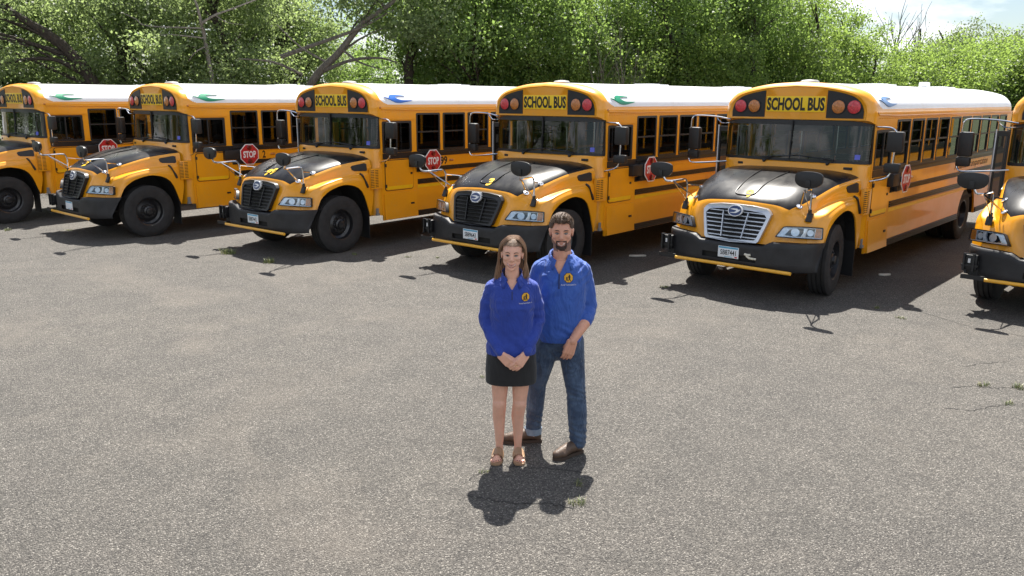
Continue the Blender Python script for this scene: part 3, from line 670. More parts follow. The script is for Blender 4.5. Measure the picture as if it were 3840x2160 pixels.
    for sg in (1, -1):
        def cross():
            mb = MB(); bx_, by_, bz_ = .99, -.70, 1.25
            mb.tube([(bx_, by_, bz_), (bx_, by_, 1.50), (bx_ + .002, by_ - .02, 1.60), (bx_ + .01, by_ - .09, 1.635), (bx_ + .04, -1.08, 1.628), (bx_ + .11, -1.17, 1.64), (1.135, -1.185, 1.72)], .015, 8, smooth=3)
            mb.tube([(bx_ + .04, -1.07, 1.627), (.86, -.74, hood_at(.83, -.70) + .02)], .011, 6); mb.tube([(bx_, by_, 1.55), (.90, -.44, hood_at(.9, -.42) + .02)], .011, 6); mb.tube([(bx_ + .04, -1.06, 1.62), (bx_, by_, 1.30)], .007, 6)
            return place_x(mb, sg)
        a = PM('crossview_arm', ('cx', sg), cross, MT['chrome'])
        def oval():
            P_ = [(.19 * math.cos(t), (.10 if math.sin(t) > 0 else .125) * (abs(math.sin(t)) ** (.45 if math.sin(t) > 0 else .8)) * (1 if math.sin(t) > 0 else -1)) for t in np.linspace(0, 2 * math.pi, 40, endpoint=False)]
            mb = MB(); V = []; st_ = [(-.035, .93), (-.03, 1.0), (.0, 1.0), (.03, .9), (.055, .65), (.068, .3)]
            for d, k in st_: V += [(1.147 + u * k, -1.205 + d, 1.815 + v * k) for u, v in P_]
            n = 40; F = [[i * n + k, i * n + (k + 1) % n, (i + 1) * n + (k + 1) % n, (i + 1) * n + k] for i in range(len(st_) - 1) for k in range(n)] + [list(range(n)), [(len(st_) - 1) * n + k for k in range(n)]]
            mb.add(V, F); mb.bx(1.115, 1.18, -1.255, -1.24, 1.71, 1.80, 0, .004); return place_x(mb, sg)
        PM('crossview_mirror', ('cm', sg), oval, MT['black'], a)
        PM('arm_base', ('cb', sg), lambda: place_x(MB().box((.995, -.715, 1.225), (.085, .05, .13), 0, .012, Matrix.Rotation(R(-25), 3, 'X')).tube([(.99, -.70, 1.25), (.99, -.70, 1.34)], .028, 8), sg), MT['black'], a)
    # wheels
    def wheel(x, y, sg, front, steer=0):
        w = link('wheel', None, root, (x, y, .53), (0, 0, (0 if sg > 0 else math.pi) + steer)); w.empty_display_size = .2
        P('tyre', 'tyre', b_tyre, w); P('rim', ('rim', front), lambda: b_rim(front), w); P('hub', ('hub', front), lambda: b_hub(front), w)
        return w
    for sg in (1, -1):
        wheel(sg * 1.01, 0, sg, True, R(spec.get('steer', 0)))
        wheel(sg * 1.03, 6.9, sg, False); w2 = link('wheel', None, root, (sg * .70, 6.9, .53)); P('tyre', 'tyre', b_tyre, w2)
    # --- inside
    def seat(): return MB().box((0, .06, 1.42), (.98, .11, .62), 0, .04, Matrix.Rotation(R(-8), 3, 'X')).box((0, -.16, 1.16), (.98, .42, .13), 0, .03).bx(-.4, -.36, -.2, .05, .93, 1.12).bx(.36, .4, -.2, .05, .93, 1.12)
    for i in range(NWIN):
        for sg in (1, -1): PM('seat', 'seat', seat, MT['seat'], loc=(sg * .66, WY0 + .75 + WP * i, 0))
    PM('driver_seat', 'dseat', lambda: MB().box((.55, 1.62, 1.50), (.5, .12, .75), 0, .05, Matrix.Rotation(R(-10), 3, 'X')).box((.55, 1.38, 1.12), (.5, .46, .14), 0, .04).bx(.4, .7, 1.25, 1.5, .93, 1.06), MT['seat'])
    PM('dashboard', 'dash', lambda: MB().box((0, 1.0, 1.74), (2.3, .30, .22), 0, .05).box((.55, 1.10, 1.80), (.7, .25, .16), 0, .05), MT['black'])
    PM('steering_wheel', 'stw', lambda: MB().tube([(.55 + .22 * math.cos(t), 1.24 + .10 * math.sin(t), 1.80 + .195 * math.sin(t)) for t in np.linspace(0, 2 * math.pi, 25)], .016, 6).tube([(.55, 1.24, 1.80), (.55, 1.05, 1.55)], .03, 8), MT['black'])
    PM('stanchion', 'stc', lambda: MB().tube([(-.32, 1.9, .93), (-.32, 1.9, 3.0)], .018, 8).tube([(.28, 1.95, .93), (.28, 1.95, 3.0)], .018, 8).tube([(-1.1, 1.9, 1.75), (-.32, 1.9, 1.75)], .016, 8), MT['chrome'])
    PM('barrier', 'bar', lambda: MB().bx(-1.14, -.34, 1.93, 1.96, 1.0, 1.7, 0, .01).bx(.3, 1.14, 1.98, 2.01, 1.0, 1.7, 0, .01), MT['seat'])
    PM('interior_mirror', 'imr', lambda: MB().bx(-.38, .38, 1.0, 1.03, 2.36, 2.50, 0, .02), MT['black'])
    return root

BUSES = [
 dict(pos=(-12.33, 19.074), a=38.96, label='yellow school bus at the row end, dark hood, beside the bus numbered 2', grille='gblack', bird='birdgreen'),
 dict(pos=(-8.363, 17.419), a=41.08, label='yellow school bus with 2 on its side and a green roof bird', grille='gblack', bird='birdgreen', side='2', hoodnum='2'),
 dict(pos=(-4.082, 15.725), a=38.83, label='yellow school bus numbered 99 with a bright blue bird on its roof', grille='gblack', bird='birdblue', side='99', hoodnum='99', plate='SB87442'),
 dict(pos=(.044, 14.068), a=40.47, label='yellow school bus with 3 on its black hood, behind the couple', grille='gblack', bird='birdgreen', hoodnum='3', plate='SB89643'),
 dict(pos=(3.944, 12.577), a=42.17, label='yellow school bus with shiny silver grille and 9 on its hood', grille='silver', bird='birdpale', hoodnum='9', plate='SB87441', hook=True, name=True, steer=8),
 dict(pos=(7.837, 11.018), a=42.48, label='yellow school bus parked on the driver side of the silver-grilled bus', grille='gblack', bird='birdgreen'),
]
for sp in BUSES: make_bus(sp)
# ------------------------------------------------------------------ ground
m, nt, b, o = newmat('old_asphalt'); b.inputs['Roughness'].default_value = .8
tc = N(nt, 'TexCoord'); P_ = tc.outputs['Object']
v1 = N(nt, 'TexVoronoi'); v1.inputs['Scale'].default_value = 104; v1.inputs['Randomness'].default_value = 1; L(nt, P_, v1.inputs['Vector'])
v2 = N(nt, 'TexVoronoi'); v2.inputs['Scale'].default_value = 26; L(nt, P_, v2.inputs['Vector'])
sepc = N(nt, 'SeparateColor'); L(nt, v1.outputs['Color'], sepc.inputs[0])
stone = ramp(nt, sepc.outputs[0], [(0, (.05, .047, .044)), (.40, (.104, .0985, .0905)), (.74, (.148, .139, .127)), (.91, (.215, .204, .187)), (1, (.36, .345, .32))])
edge = ramp(nt, v1.outputs['Distance'], [(.10, (1, 1, 1)), (.72, (.47, .46, .45))])
mul = N(nt, 'MixRGB', blend_type='MULTIPLY'); mul.inputs[0].default_value = 1; L(nt, stone, mul.inputs[1]); L(nt, edge, mul.inputs[2])
big = noise(nt, .35, 6, .6, P_, .4); mid = noise(nt, 2.3, 5, .6, P_)
tone = ramp(nt, big.outputs['Fac'], [(.30, (1.0, .985, .96)), (.5, (1.08, 1.06, 1.03)), (.68, (1.18, 1.15, 1.10))])
mu2 = N(nt, 'MixRGB', blend_type='MULTIPLY'); mu2.inputs[0].default_value = 1; L(nt, mul.outputs[0], mu2.inputs[1]); L(nt, tone, mu2.inputs[2])
tone2 = ramp(nt, mid.outputs['Fac'], [(.3, (.86, .86, .86)), (.7, (1.14, 1.13, 1.12))])
mu3 = N(nt, 'MixRGB', blend_type='MULTIPLY'); mu3.inputs[0].default_value = 1; L(nt, mu2.outputs[0], mu3.inputs[1]); L(nt, tone2, mu3.inputs[2])
# pale sandy drifts
sn = noise(nt, .22, 9, .68, P_, 1.6); sandm = ramp(nt, sn.outputs['Fac'], [(.50, (0, 0, 0)), (.76, (.42, .42, .42))])
mx = N(nt, 'MixRGB'); mx.inputs[2].default_value = (.205, .175, .142, 1); L(nt, sandm, mx.inputs[0]); L(nt, mu3.outputs[0], mx.inputs[1])
oil = noise(nt, .9, 5, .5, P_, .3); oilm = ramp(nt, oil.outputs['Fac'], [(.22, (.75, .75, .75)), (.32, (1, 1, 1))])
mo = N(nt, 'MixRGB', blend_type='MULTIPLY'); mo.inputs[0].default_value = 1; L(nt, mx.outputs[0], mo.inputs[1]); L(nt, oilm, mo.inputs[2]); L(nt, mo.outputs[0], b.inputs['Base Color'])
hm = N(nt, 'Math', operation='MULTIPLY_ADD'); hm.inputs[1].default_value = -1.0; hm.inputs[2].default_value = 1.0; L(nt, v1.outputs['Distance'], hm.inputs[0])
bump(nt, b, hm.outputs[0], 1.0, .014); MT['asphalt'] = m
G_ = 300
gm_ = MB(); xs = np.linspace(-G_, G_, 3)
gm_.add([(-G_, -60, 0), (G_, -60, 0), (G_, 500, 0), (-G_, 500, 0)], [[0, 1, 2, 3]])
tag(link('ground', gm_.mesh('ground', MT['asphalt'], smooth=False, recalc=False)), kind='structure')
# grassy verge under the trees
m, nt, b, o = newmat('verge_grass'); b.inputs['Roughness'].default_value = .9
n1 = noise(nt, 1.2, 6); L(nt, ramp(nt, n1.outputs['Fac'], [(.3, (.03, .045, .015)), (.55, (.06, .085, .028)), (.75, (.12, .11, .05))]), b.inputs['Base Color'])
bump(nt, b, noise(nt, 30, 4).outputs['Fac'], 1, .05)
edge_pts = [(-60, 46), (-22, 35), (-10, 31), (2, 29), (12, 27.5), (24, 30), (45, 33), (90, 42)]
E_ = crom([(x, y, .004) for x, y in edge_pts], 8); rnd = np.random.RandomState(5); E_[:, 1] += rnd.uniform(-.35, .35, len(E_))
vb = MB(); vb.grid(np.stack([E_, E_ + np.array([0, 3, 0]), np.array([(x * 2, 160, .004) for x, y, z in E_])]))
tag(link('grass_verge', vb.mesh('grass_verge', m, recalc=False)), kind='structure')

# cracks
def gp(px, py):
    """point on the ground seen at a source-photo pixel (used once to read positions off the photo)"""
    u = (px - 1920) / 3035.3; v = (py - 1080) / 3035.3; c, s_ = math.cos(.0054), math.sin(.0054); u, v = u * c + v * s_, -u * s_ + v * c
    d = (u, math.cos(.23061) - v * math.sin(.23061), -math.sin(.23061) - v * math.cos(.23061)); t = -2.853 / d[2]; return (d[0] * t, d[1] * t)
MT['crack'] = plain('crack_filler', (.022, .021, .020), .9)
crk = [[(1750, 1858), (1830, 1872), (1900, 1886), (2040, 1890), (2150, 1906)], [(1860, 1745), (1960, 1752), (2080, 1760), (2200, 1772)], [(1750, 1805), (1790, 1780), (1840, 1762)],
       [(3560, 1455), (3650, 1448), (3740, 1456), (3840, 1452)], [(3540, 1530), (3640, 1540), (3740, 1522), (3840, 1515)], [(3250, 1120), (3450, 1170), (3640, 1225), (3840, 1262)], [(3600, 1375), (3700, 1362), (3790, 1356)]]
rnd = random.Random(3)
for c in crk:
    P2 = crom([(*gp(*p), 0) for p in c], 8); mb = MB(); Lf = []; Rt = []
    for i, p in enumerate(P2):
        t = P2[min(i + 1, len(P2) - 1)] - P2[max(i - 1, 0)]; nn = np.array([-t[1], t[0], 0]); nn /= np.linalg.norm(nn); w = rnd.uniform(.002, .006); q = p + nn * rnd.uniform(-.015, .015); q[2] = .004
        Lf.append(q + nn * w); Rt.append(q - nn * w)
    mb.grid(np.array([Lf, Rt])); tag(link('asphalt_crack', mb.mesh('asphalt_crack', MT['crack'], recalc=False)), kind='structure')

# grass tufts in the cracks
m, nt, b, o = newmat('grass_blade'); b.inputs['Roughness'].default_value = .5
gi = N(nt, 'NewGeometry'); L(nt, ramp(nt, gi.outputs['Random Per Island'], [(0, (.06, .10, .02)), (.5, (.13, .17, .04)), (1, (.30, .26, .12))]), b.inputs['Base Color']); MT['blade'] = m
def tuft(seed, n, h, rad):
    r = random.Random(seed); mb = MB()
    for k in range(n):
        a = r.uniform(0, 6.283); d = rad * math.sqrt(r.random()); x, y = d * math.cos(a), d * math.sin(a) * .7; hh = h * r.uniform(.4, 1); l = r.uniform(.3, 1.1) * hh; w = r.uniform(.0025, .005); b_ = r.uniform(0, 6.283)
        dx, dy = math.cos(b_), math.sin(b_); nx, ny = -dy * w, dx * w
        mb.add([(x - nx, y - ny, 0), (x + nx, y + ny, 0), (x + dx * l * .4 + nx * .7, y + dy * l * .4 + ny * .7, hh * .7), (x + dx * l * .4 - nx * .7, y + dy * l * .4 - ny * .7, hh * .7), (x + dx * l, y + dy * l, hh)], [[0, 1, 2, 3], [3, 2, 4]])
    return mb.mesh('grass_tuft', MT['blade'], smooth=False, recalc=False)
tm = [tuft(1, 70, .09, .12), tuft(2, 50, .06, .10), tuft(3, 110, .14, .16)]
spots = [(2165, 1890, 0, .9, 'green grass tuft in the shadow of the couple'), (2172, 1815, 1, .9, 'green grass tuft in the shadow of the couple'), (1815, 1772, 1, .7, 'small grass tuft at the crack by the sandals'), (1808, 1415, 1, .6, "tiny grass sprout on bare asphalt beside the woman's skirt"), (3690, 1447, 1, 1.3, 'grass tuft on the open crack before the silver-grilled bus'), (3830, 1458, 0, 1.2, 'tall grass tuft ending the upper open crack'), (3780, 1515, 1, 1.0, 'grass tuft on the lower open crack'), (3380, 1195, 1, 1.1, 'grass tuft at the shadow edge of the silver-grilled bus'), (3290, 1155, 1, 1.0, None),
         (855, 952, 2, 1.6, 'bushy pale weed patch before the bus numbered 99'), (1010, 985, 2, 1.3, 'bushy pale weed patch before the bus numbered 99'), (260, 865, 1, 1.3, None), (30, 865, 0, 1.2, None), (1530, 965, 1, 1.0, None), (1640, 968, 1, 1.0, None), (2490, 1078, 1, 1.2, 'grass tuft by the gate-arm shadow of the silver-grilled bus'), (1330, 955, 0, .9, None)]
for i, (px, py, k, sc, lb) in enumerate(spots):
    x, y = gp(px, py); t = link('grass_tuft', tm[k], None, (x, y, 0), (0, 0, i * 1.7), (sc * .62, sc * .62, sc * .55))
    tag(t, lb or 'small tuft of grass growing out of the bare asphalt', 'grass', lb + ' pair' if lb and ('couple' in lb or 'bushy' in lb) else ('grass tufts in the asphalt' if not lb else None))
# pale litter
MT['litter'] = plain('pale_litter', (.62, .60, .52), .7)
for px, py, w, lb in ((3315, 1032, .10, 'small pale scrap lying under the silver-grilled bus'), (2390, 961, .16, 'flat pale scrap lying beside the bus with 3 on its hood')):
    x, y = gp(px, py); link_ = link('litter_scrap', MB().plate([[(-w, -.03), (-w * .2, -.06), (w, -.02), (w * .8, .04), (0, .06), (-w * .8, .03)]], lambda u, v: (u, v, .012 + .02 * (u / w) ** 2), lambda u, v: (u, v, .002)).mesh('litter_scrap', MT['litter']), None, (x, y, 0)); tag(link_, lb, 'litter')
# ------------------------------------------------------------------ people
from mathutils.bvhtree import BVHTree
def cloth(name, c0, c1, rough=.75, bscale=7.0, bs=.8, weave=0.0, sheen=.15):
    m, nt, b, o = newmat(name); b.inputs['Roughness'].default_value = rough; b.inputs['Sheen Weight'].default_value = sheen
    tc = N(nt, 'TexCoord'); mp = N(nt, 'Mapping'); mp.inputs['Scale'].default_value = (1.4, 1.4, .55); mp.inputs['Rotation'].default_value = (0, .5, .3); L(nt, tc.outputs['Object'], mp.inputs[0])
    n1 = noise(nt, bscale, 3, .5, mp.outputs[0], 1.2); n2 = noise(nt, 11, 4, .6)
    L(nt, ramp(nt, n2.outputs['Fac'], [(.3, c0), (.7, c1)]), b.inputs['Base Color']); bump(nt, b, n1.outputs['Fac'], bs, .05); return m
MT['shirt'] = cloth('royal_blue_shirt', (.010, .036, .26), (.015, .048, .32)); MT['shirt2'] = cloth('royal_blue_heather_shirt', (.018, .070, .32), (.028, .10, .41), .7)
MT['skirt'] = cloth('black_skirt', (.008, .008, .009), (.012, .012, .013), .85, 5, .3)
MT['jeans'] = cloth('blue_denim', (.012, .026, .060), (.065, .105, .175), .85, 9, .8)
MT['cuff'] = cloth('denim_cuff', (.12, .17, .24), (.20, .26, .33), .85)
def skinm(name, c):
    m, nt, b, o = newmat(name); b.inputs['Roughness'].default_value = .5; b.inputs['Subsurface Weight'].default_value = .12; b.inputs['Subsurface Radius'].default_value = (.02, .008, .004)
    n1 = noise(nt, 14, 5, .6); L(nt, ramp(nt, n1.outputs['Fac'], [(.3, tuple(x * .88 for x in c)), (.6, c), (.8, (c[0] * 1.02, c[1] * .86, c[2] * .82))]), b.inputs['Base Color']); bump(nt, b, noise(nt, 90, 3).outputs['Fac'], .12, .004); return m
MT['skinw'] = skinm('fair_skin', (.70, .385, .275)); MT['skinm'] = skinm('ruddy_skin', (.63, .32, .215))
def hairm(name, a, b_):
    m, nt, b, o = newmat(name); b.inputs['Roughness'].default_value = .58
    gi = N(nt, 'NewGeometry'); L(nt, ramp(nt, gi.outputs['Random Per Island'], [(0, a), (1, b_)]), b.inputs['Base Color']); return m
MT['hairw'] = hairm('brown_hair', (.09, .05, .028), (.36, .21, .12)); MT['hairm'] = hairm('short_brown_hair', (.060, .038, .025), (.19, .125, .080))
MT['capw'] = plain('brown_hair_roots', (.13, .075, .042), .6, var=.4, vscale=60, bmp=.6, bscale=150); MT['capm'] = plain('short_hair_roots', (.085, .052, .034), .65, var=.4, vscale=80, bmp=.6, bscale=150); MT['beard'] = plain('dark_beard', (.035, .020, .014), .7, var=.5, vscale=120, bmp=.8, bscale=180); MT['stubble'] = plain('stubble', (.22, .12, .085), .65, var=.3, vscale=160)
MT['eyew'] = plain('eye_white', (.30, .27, .25), .7); MT['iris'] = plain('dark_iris', (.016, .012, .009), .5); MT['teeth'] = plain('teeth', (.86, .83, .77), .25, var=.04); MT['lipw'] = plain('lips', (.40, .10, .10), .4); MT['lipm'] = plain('pale_lips', (.38, .15, .12), .45)
MT['brow'] = plain('eyebrow', (.075, .042, .026), .7); MT['browm'] = plain('dark_eyebrow', (.03, .018, .012), .7)
MT['sandal'] = plain('tan_sandal', (.33, .20, .115), .6); MT['nail'] = plain('painted_nail', (.20, .03, .05), .2); MT['boot'] = plain('brown_boot', (.085, .052, .034), .55, var=.35, vscale=12, bmp=.4, bscale=60); MT['sole'] = plain('boot_sole', (.05, .032, .022), .7); MT['ring'] = plain('gold_ring', (.8, .6, .3), .2, 1.0)
MT['badgey'] = plain('embroidered_gold', (.70, .36, .02), .7); MT['thread'] = plain('white_thread', (.75, .72, .75), .7); MT['threadd'] = plain('dark_thread', (.012, .010, .012), .7); MT['zip'] = plain('dark_zip', (.006, .010, .05), .5)

def remesh(mb, voxel, it=3, fac=.5):
    me = mb.mesh('skin', [], smooth=False, recalc=True); o = bpy.data.objects.new('skin', me); COL.objects.link(o)
    md = o.modifiers.new('r', 'REMESH'); md.mode = 'VOXEL'; md.voxel_size = voxel
    if it: sm = o.modifiers.new('s', 'SMOOTH'); sm.factor = fac; sm.iterations = it
    out = bpy.data.meshes.new_from_object(o.evaluated_get(bpy.context.evaluated_depsgraph_get())); bpy.data.objects.remove(o); bpy.data.meshes.remove(me)
    out.polygons.foreach_set('use_smooth', [True] * len(out.polygons)); return out
def coords(me): a = np.empty(len(me.vertices) * 3, np.float32); me.vertices.foreach_get('co', a); return a.reshape(-1, 3).astype(float)
def setco(me, V): me.vertices.foreach_set('co', V.astype(np.float32).ravel()); me.update()
def loft(mb, secs, seg=28):
    """closed elliptical loft: (z, cx, cy, rx, ry)"""
    V = []
    for z, cx, cy, rx, ry in secs:
        for k in range(seg):
            w = 2 * math.pi * k / seg; c, s_ = math.cos(w), math.sin(w); V.append((cx + rx * math.copysign(abs(c) ** .86, c), cy + ry * math.copysign(abs(s_) ** .86, s_), z))
    n = len(secs); F = [[i * seg + k, i * seg + (k + 1) % seg, (i + 1) * seg + (k + 1) % seg, (i + 1) * seg + k] for i in range(n - 1) for k in range(seg)] + [list(range(seg))[::-1], [(n - 1) * seg + k for k in range(seg)]]
    mb.add(V, F)
def chain(mb, pts):
    for (p, r), (q, s_) in zip(pts[:-1], pts[1:]): mb.caps(p, r, q, s_)
def hand(mb, wrist, d, n, side, curl=(25, 40, 25), sc=1.0, spread=.02, thumb=(.3, .5)):
    """palm, four fingers and a thumb; d = pointing direction, n = palm side, side = thumb side"""
    d = np.array(d, float); d /= np.linalg.norm(d); n = np.array(n, float); n -= d * n.dot(d); n /= np.linalg.norm(n); s_ = np.cross(d, n); s_ *= side
    w = np.array(wrist, float); pl = .088 * sc
    for k in (-.029, -.010, .010, .030): mb.caps(w + s_ * k * .72 * sc + d * .004, .017 * sc, w + d * pl + s_ * k * sc, .0135 * sc, 10)
    tips = []
    for k, ln in ((.031, .070), (.0105, .080), (-.0105, .074), (-.030, .058)):
        p = w + d * pl + s_ * k * sc; a = 0; dd = d + s_ * k * spread * 30
        for j, (f, cu) in enumerate(zip((.45, .30, .25), curl)):
            a += R(cu); v = dd * math.cos(a) + n * math.sin(a); v /= np.linalg.norm(v); q = p + v * ln * f * sc * 1.08; mb.caps(p, (.0088 - .0007 * j) * sc, q, (.0081 - .0009 * j) * sc, 8); p = q
        tips.append(p)
    p = w + d * .018 * sc + s_ * .020 * sc; v = d * .75 + s_ * thumb[1] + n * thumb[0]; v /= np.linalg.norm(v); q = p + v * .045 * sc; mb.caps(p, .017 * sc, q, .012 * sc, 8); v2 = d * .9 + s_ * .15 + n * thumb[0]; v2 /= np.linalg.norm(v2); q2 = q + v2 * .034 * sc; mb.caps(q, .0115 * sc, q2, .0095 * sc, 8); mb.caps(q2, .0095 * sc, q2 + v2 * .022 * sc, .008 * sc, 8)
    return tips
class Head:
    def __init__(s, c, k, rz=0, rx=0, ry=0, jaw=1.0, ridge=0.0): s.ridge = ridge; s.c = np.array(c); s.k = k; s.M = np.array((Matrix.Rotation(rz, 3, 'Z') @ Matrix.Rotation(rx, 3, 'X') @ Matrix.Rotation(ry, 3, 'Y'))); s.jaw = jaw
    def __call__(s, *p): return tuple(s.c + s.k * (s.M @ np.array(p, float)))
    def inv(s, V): return ((V - s.c) @ s.M) / s.k
    def build(s, mb):
        rot = Matrix([list(r) for r in s.M]); k = s.k; e = lambda c, r: mb.ell(s(*c), [x * k for x in r], 22, 0, rot)
        e((0, .018, .040), (.076, .094, .082)); e((0, -.022, .005), (.069, .076, .085)); e((0, -.028, -.045), (.0625 * s.jaw, .064, .058)); e((0, -.040, -.085), (.040 * s.jaw, .045, .034)); e((0, -.074, -.100), (.020, .016, .017))
        for g in (1, -1):
            e((g * .040, -.058, -.020), (.026, .028, .026)); e((g * .076, .018, -.008), (.010, .020, .032)); e((g * .082, .024, .006), (.008, .014, .018)); e((g * .030, -.080 + s.ridge, .030), (.024, .014, .012))
        mb.caps(s(0, -.088, .015), .0095 * k, s(0, -.108, -.024), .0135 * k, 12); e((0, -.108, -.026), (.0125, .013, .011))
        for g in (1, -1): e((g * .011, -.098, -.030), (.009, .011, .008))
        e((0, -.082, -.062), (.028, .018, .020))
    def sculpt(s, me):
        V = coords(me); Q = s.inv(V); A = np.zeros_like(Q)
        def g(c, sg, amt):
            d2 = (((Q - np.array(c)) / np.array(sg)) ** 2).sum(1); A[:] += np.exp(-d2 / 2)[:, None] * np.array(amt)
        for x in (1, -1): g((x * .031, -.088, .005), (.013, .02, .0085), (0, .010, 0)); g((x * .050, -.068, -.045), (.014, .02, .014), (0, .004, 0)); g((x * .034, -.085, -.048), (.006, .02, .012), (0, .003, 0))
        g((0, -.10, -.050), (.012, .015, .004), (0, .003, 0)); g((0, -.095, -.083), (.02, .02, .005), (0, .005, 0))
        setco(me, V + (A @ s.M.T) * s.k)
def face_parts(body, H, mats, eye_h=.0052, mouth_w=.027, smile=.010):
    bvh = BVHTree.FromPolygons([v.co for v in body.data.vertices], [list(p.vertices) for p in body.data.polygons]); fwd = H.M @ np.array([0, 1., 0])
    def on(x, z, off=.0015):
        o_ = np.array(H(x, -.3, z)); h = bvh.ray_cast(Vector(o_), Vector(fwd)); p = np.array(h[0]) if h[0] is not None else np.array(H(x, -.09, z)); return p - fwd * off * H.k
    def patch(name, loop, off, mat, th=.004):
        mb = MB(); P2 = {}
        mb.plate([loop], lambda u, v: tuple(on(u, v, off)), lambda u, v: tuple(on(u, v, off - th))); return link(name, mb.mesh(name, MT[mat]), body)
    for g in (1, -1):
        cx = g * .0315; patch('eye', circ(cx, .003, .0135, eye_h, 16), .0010, 'eyew'); patch('iris', circ(cx, .003, .0080, eye_h * .98, 12), .0022, 'iris')
        mb = MB(); mb.tube([on(cx + u, .003 + eye_h * (1.05 - 1.0 * (u / .015) ** 2) + .0008, .002) for u in np.linspace(-.015, .015, 9)], .0015 * H.k, 6); link('eyelash', mb.mesh('eyelash', MT['iris']), body)
        mb = MB(); mb.tube([on(g * u, z, .001) for u, z in ((.014, .0225), (.022, .0265), (.032, .0285), (.042, .0265), (.049, .021))], [.0016 * H.k, .0030 * H.k, .0030 * H.k, .0022 * H.k, .001 * H.k], 6, smooth=2); link('eyebrow', mb.mesh('eyebrow', MT[mats[1]]), body)
    zt = lambda u: -.0655 + smile * (u / mouth_w) ** 2; zb = lambda u: -.0655 - .0175 * (1 - (u / mouth_w) ** 2) + smile * (u / mouth_w) ** 2
    us = np.linspace(-mouth_w, mouth_w, 11); patch('teeth', [(u, zt(u)) for u in us] + [(u, zb(u)) for u in us[::-1][1:-1]], .0025, 'teeth')
    mb = MB(); mb.tube([on(u, zt(u) + .0022, .0015) for u in us], [.001 * H.k, .0026 * H.k, .003 * H.k, .0026 * H.k, .001 * H.k], 6); mb.tube([on(u, zb(u) - .0028, .0015) for u in us], [.001 * H.k, .0034 * H.k, .004 * H.k, .0034 * H.k, .001 * H.k], 6); link('lips', mb.mesh('lips', MT[mats[0]]), body)
def shell(body, fn, off, mat, name, rs=None, jit=0.0):
    V = coords(body.data); Nn = np.array([v.normal[:] for v in body.data.vertices]); keep = fn(V); F = [list(p.vertices) for p in body.data.polygons if all(keep[i] for i in p.vertices)]
    used = sorted({i for f in F for i in f}); ix = {a: b for b, a in enumerate(used)}; o_ = off(V[used]) if callable(off) else np.full(len(used), off); W = V[used] + Nn[used] * (o_ + (rs.uniform(-jit, jit, len(used)) if rs is not None else 0))[:, None]
    mb = MB(); mb.add(W, [[ix[i] for i in f] for f in F]); return link(name, mb.mesh(name, MT[mat], angle=180, recalc=False), body.parent)
def collar(parent, c, r_in, r_out, zb, zf, tip, mat):
    """turned-down collar: open at the front"""
    T = np.linspace(R(-62), R(242), 40); rows = []
    for k, t in enumerate(T):
        f = abs(k / 39 - .5) * 2; e = f ** 2.2; dx, dy = math.cos(t), math.sin(t)
        top = (c[0] + r_in * dx, c[1] + r_in * dy * .95, zb + (zf - zb) * e + .012); mid = (c[0] + (r_in + .010) * dx, c[1] + (r_in + .010) * dy, top[2] + .006)
        ro = r_out + (tip[0] - .0) * (f ** 5); bot = (c[0] + ro * dx, c[1] + ro * dy, top[2] - .042 - tip[1] * f ** 4); low = (c[0] + (r_in + .002) * dx, c[1] + (r_in + .002) * dy * .97, top[2] - .05)
        rows.append([low, top, mid, bot])
    mb = MB(); mb.grid(np.array(rows)); o_ = link('collar', mb.mesh('collar', MT[mat], angle=60), parent); sd = o_.modifiers.new('t', 'SOLIDIFY'); sd.thickness = .004; return o_
def emblem(parent, shirt, cx, cz, k):
    bvh = BVHTree.FromPolygons([v.co for v in shirt.data.vertices], [list(p.vertices) for p in shirt.data.polygons])
    def on(x, z, off):
        h = bvh.ray_cast(Vector((x, -.6, z)), Vector((0, 1, 0))); return (x, (h[0].y if h[0] is not None else -.12) - off, z)
    def pt(name, loop, a, b, mat): mb = MB(); mb.plate([loop], lambda u, v: on(cx + u * k, cz + v * k, a), lambda u, v: on(cx + u * k, cz + v * k, b)); return link(name, mb.mesh(name, MT[mat]), e)
    mb = MB(); mb.plate([[(u * 1.1, v * 1.12) for u, v in octo(.034)]], lambda u, v: on(cx + u * k, cz + v * k, .004), lambda u, v: on(cx + u * k, cz + v * k, -.006)); e = link('emblem', mb.mesh('emblem', MT['threadd']), parent)
    pt('emblem_field', [(u, v * 1.02) for u, v in octo(.034)], .006, .003, 'badgey')
    pt('walking_figure', [(.004, .022), (.010, .024), (.012, .016), (.016, .004), (.012, .002), (.014, -.012), (.018, -.024), (.012, -.024), (.007, -.010), (.002, -.024), (-.003, -.023), (.003, -.006), (.001, .006), (-.004, .001), (-.005, .005), (.003, .014)], .008, .004, 'threadd')
    pt('walking_figure', [(-.014, .006), (-.009, .007), (-.008, .0), (-.007, -.010), (-.005, -.023), (-.010, -.023), (-.013, -.012), (-.018, -.022), (-.021, -.020), (-.016, -.008), (-.018, .0)], .008, .004, 'threadd')
    tm_ = MB(); add_text(tm_, 'Aksamit Transportation, Inc.', lambda u, v: on(cx + u * .118 * k, cz - .052 * k + v * .014 * k, .004), 0, .3); link('emblem_lettering', tm_.mesh('emblem_lettering', MT['thread'], smooth=False), e)
    return e
def cut(me, fn):
    bm = bmesh.new(); bm.from_mesh(me); bmesh.ops.delete(bm, geom=[f for f in bm.faces if fn(*f.calc_center_median())], context='FACES'); bm.to_mesh(me); bm.free()
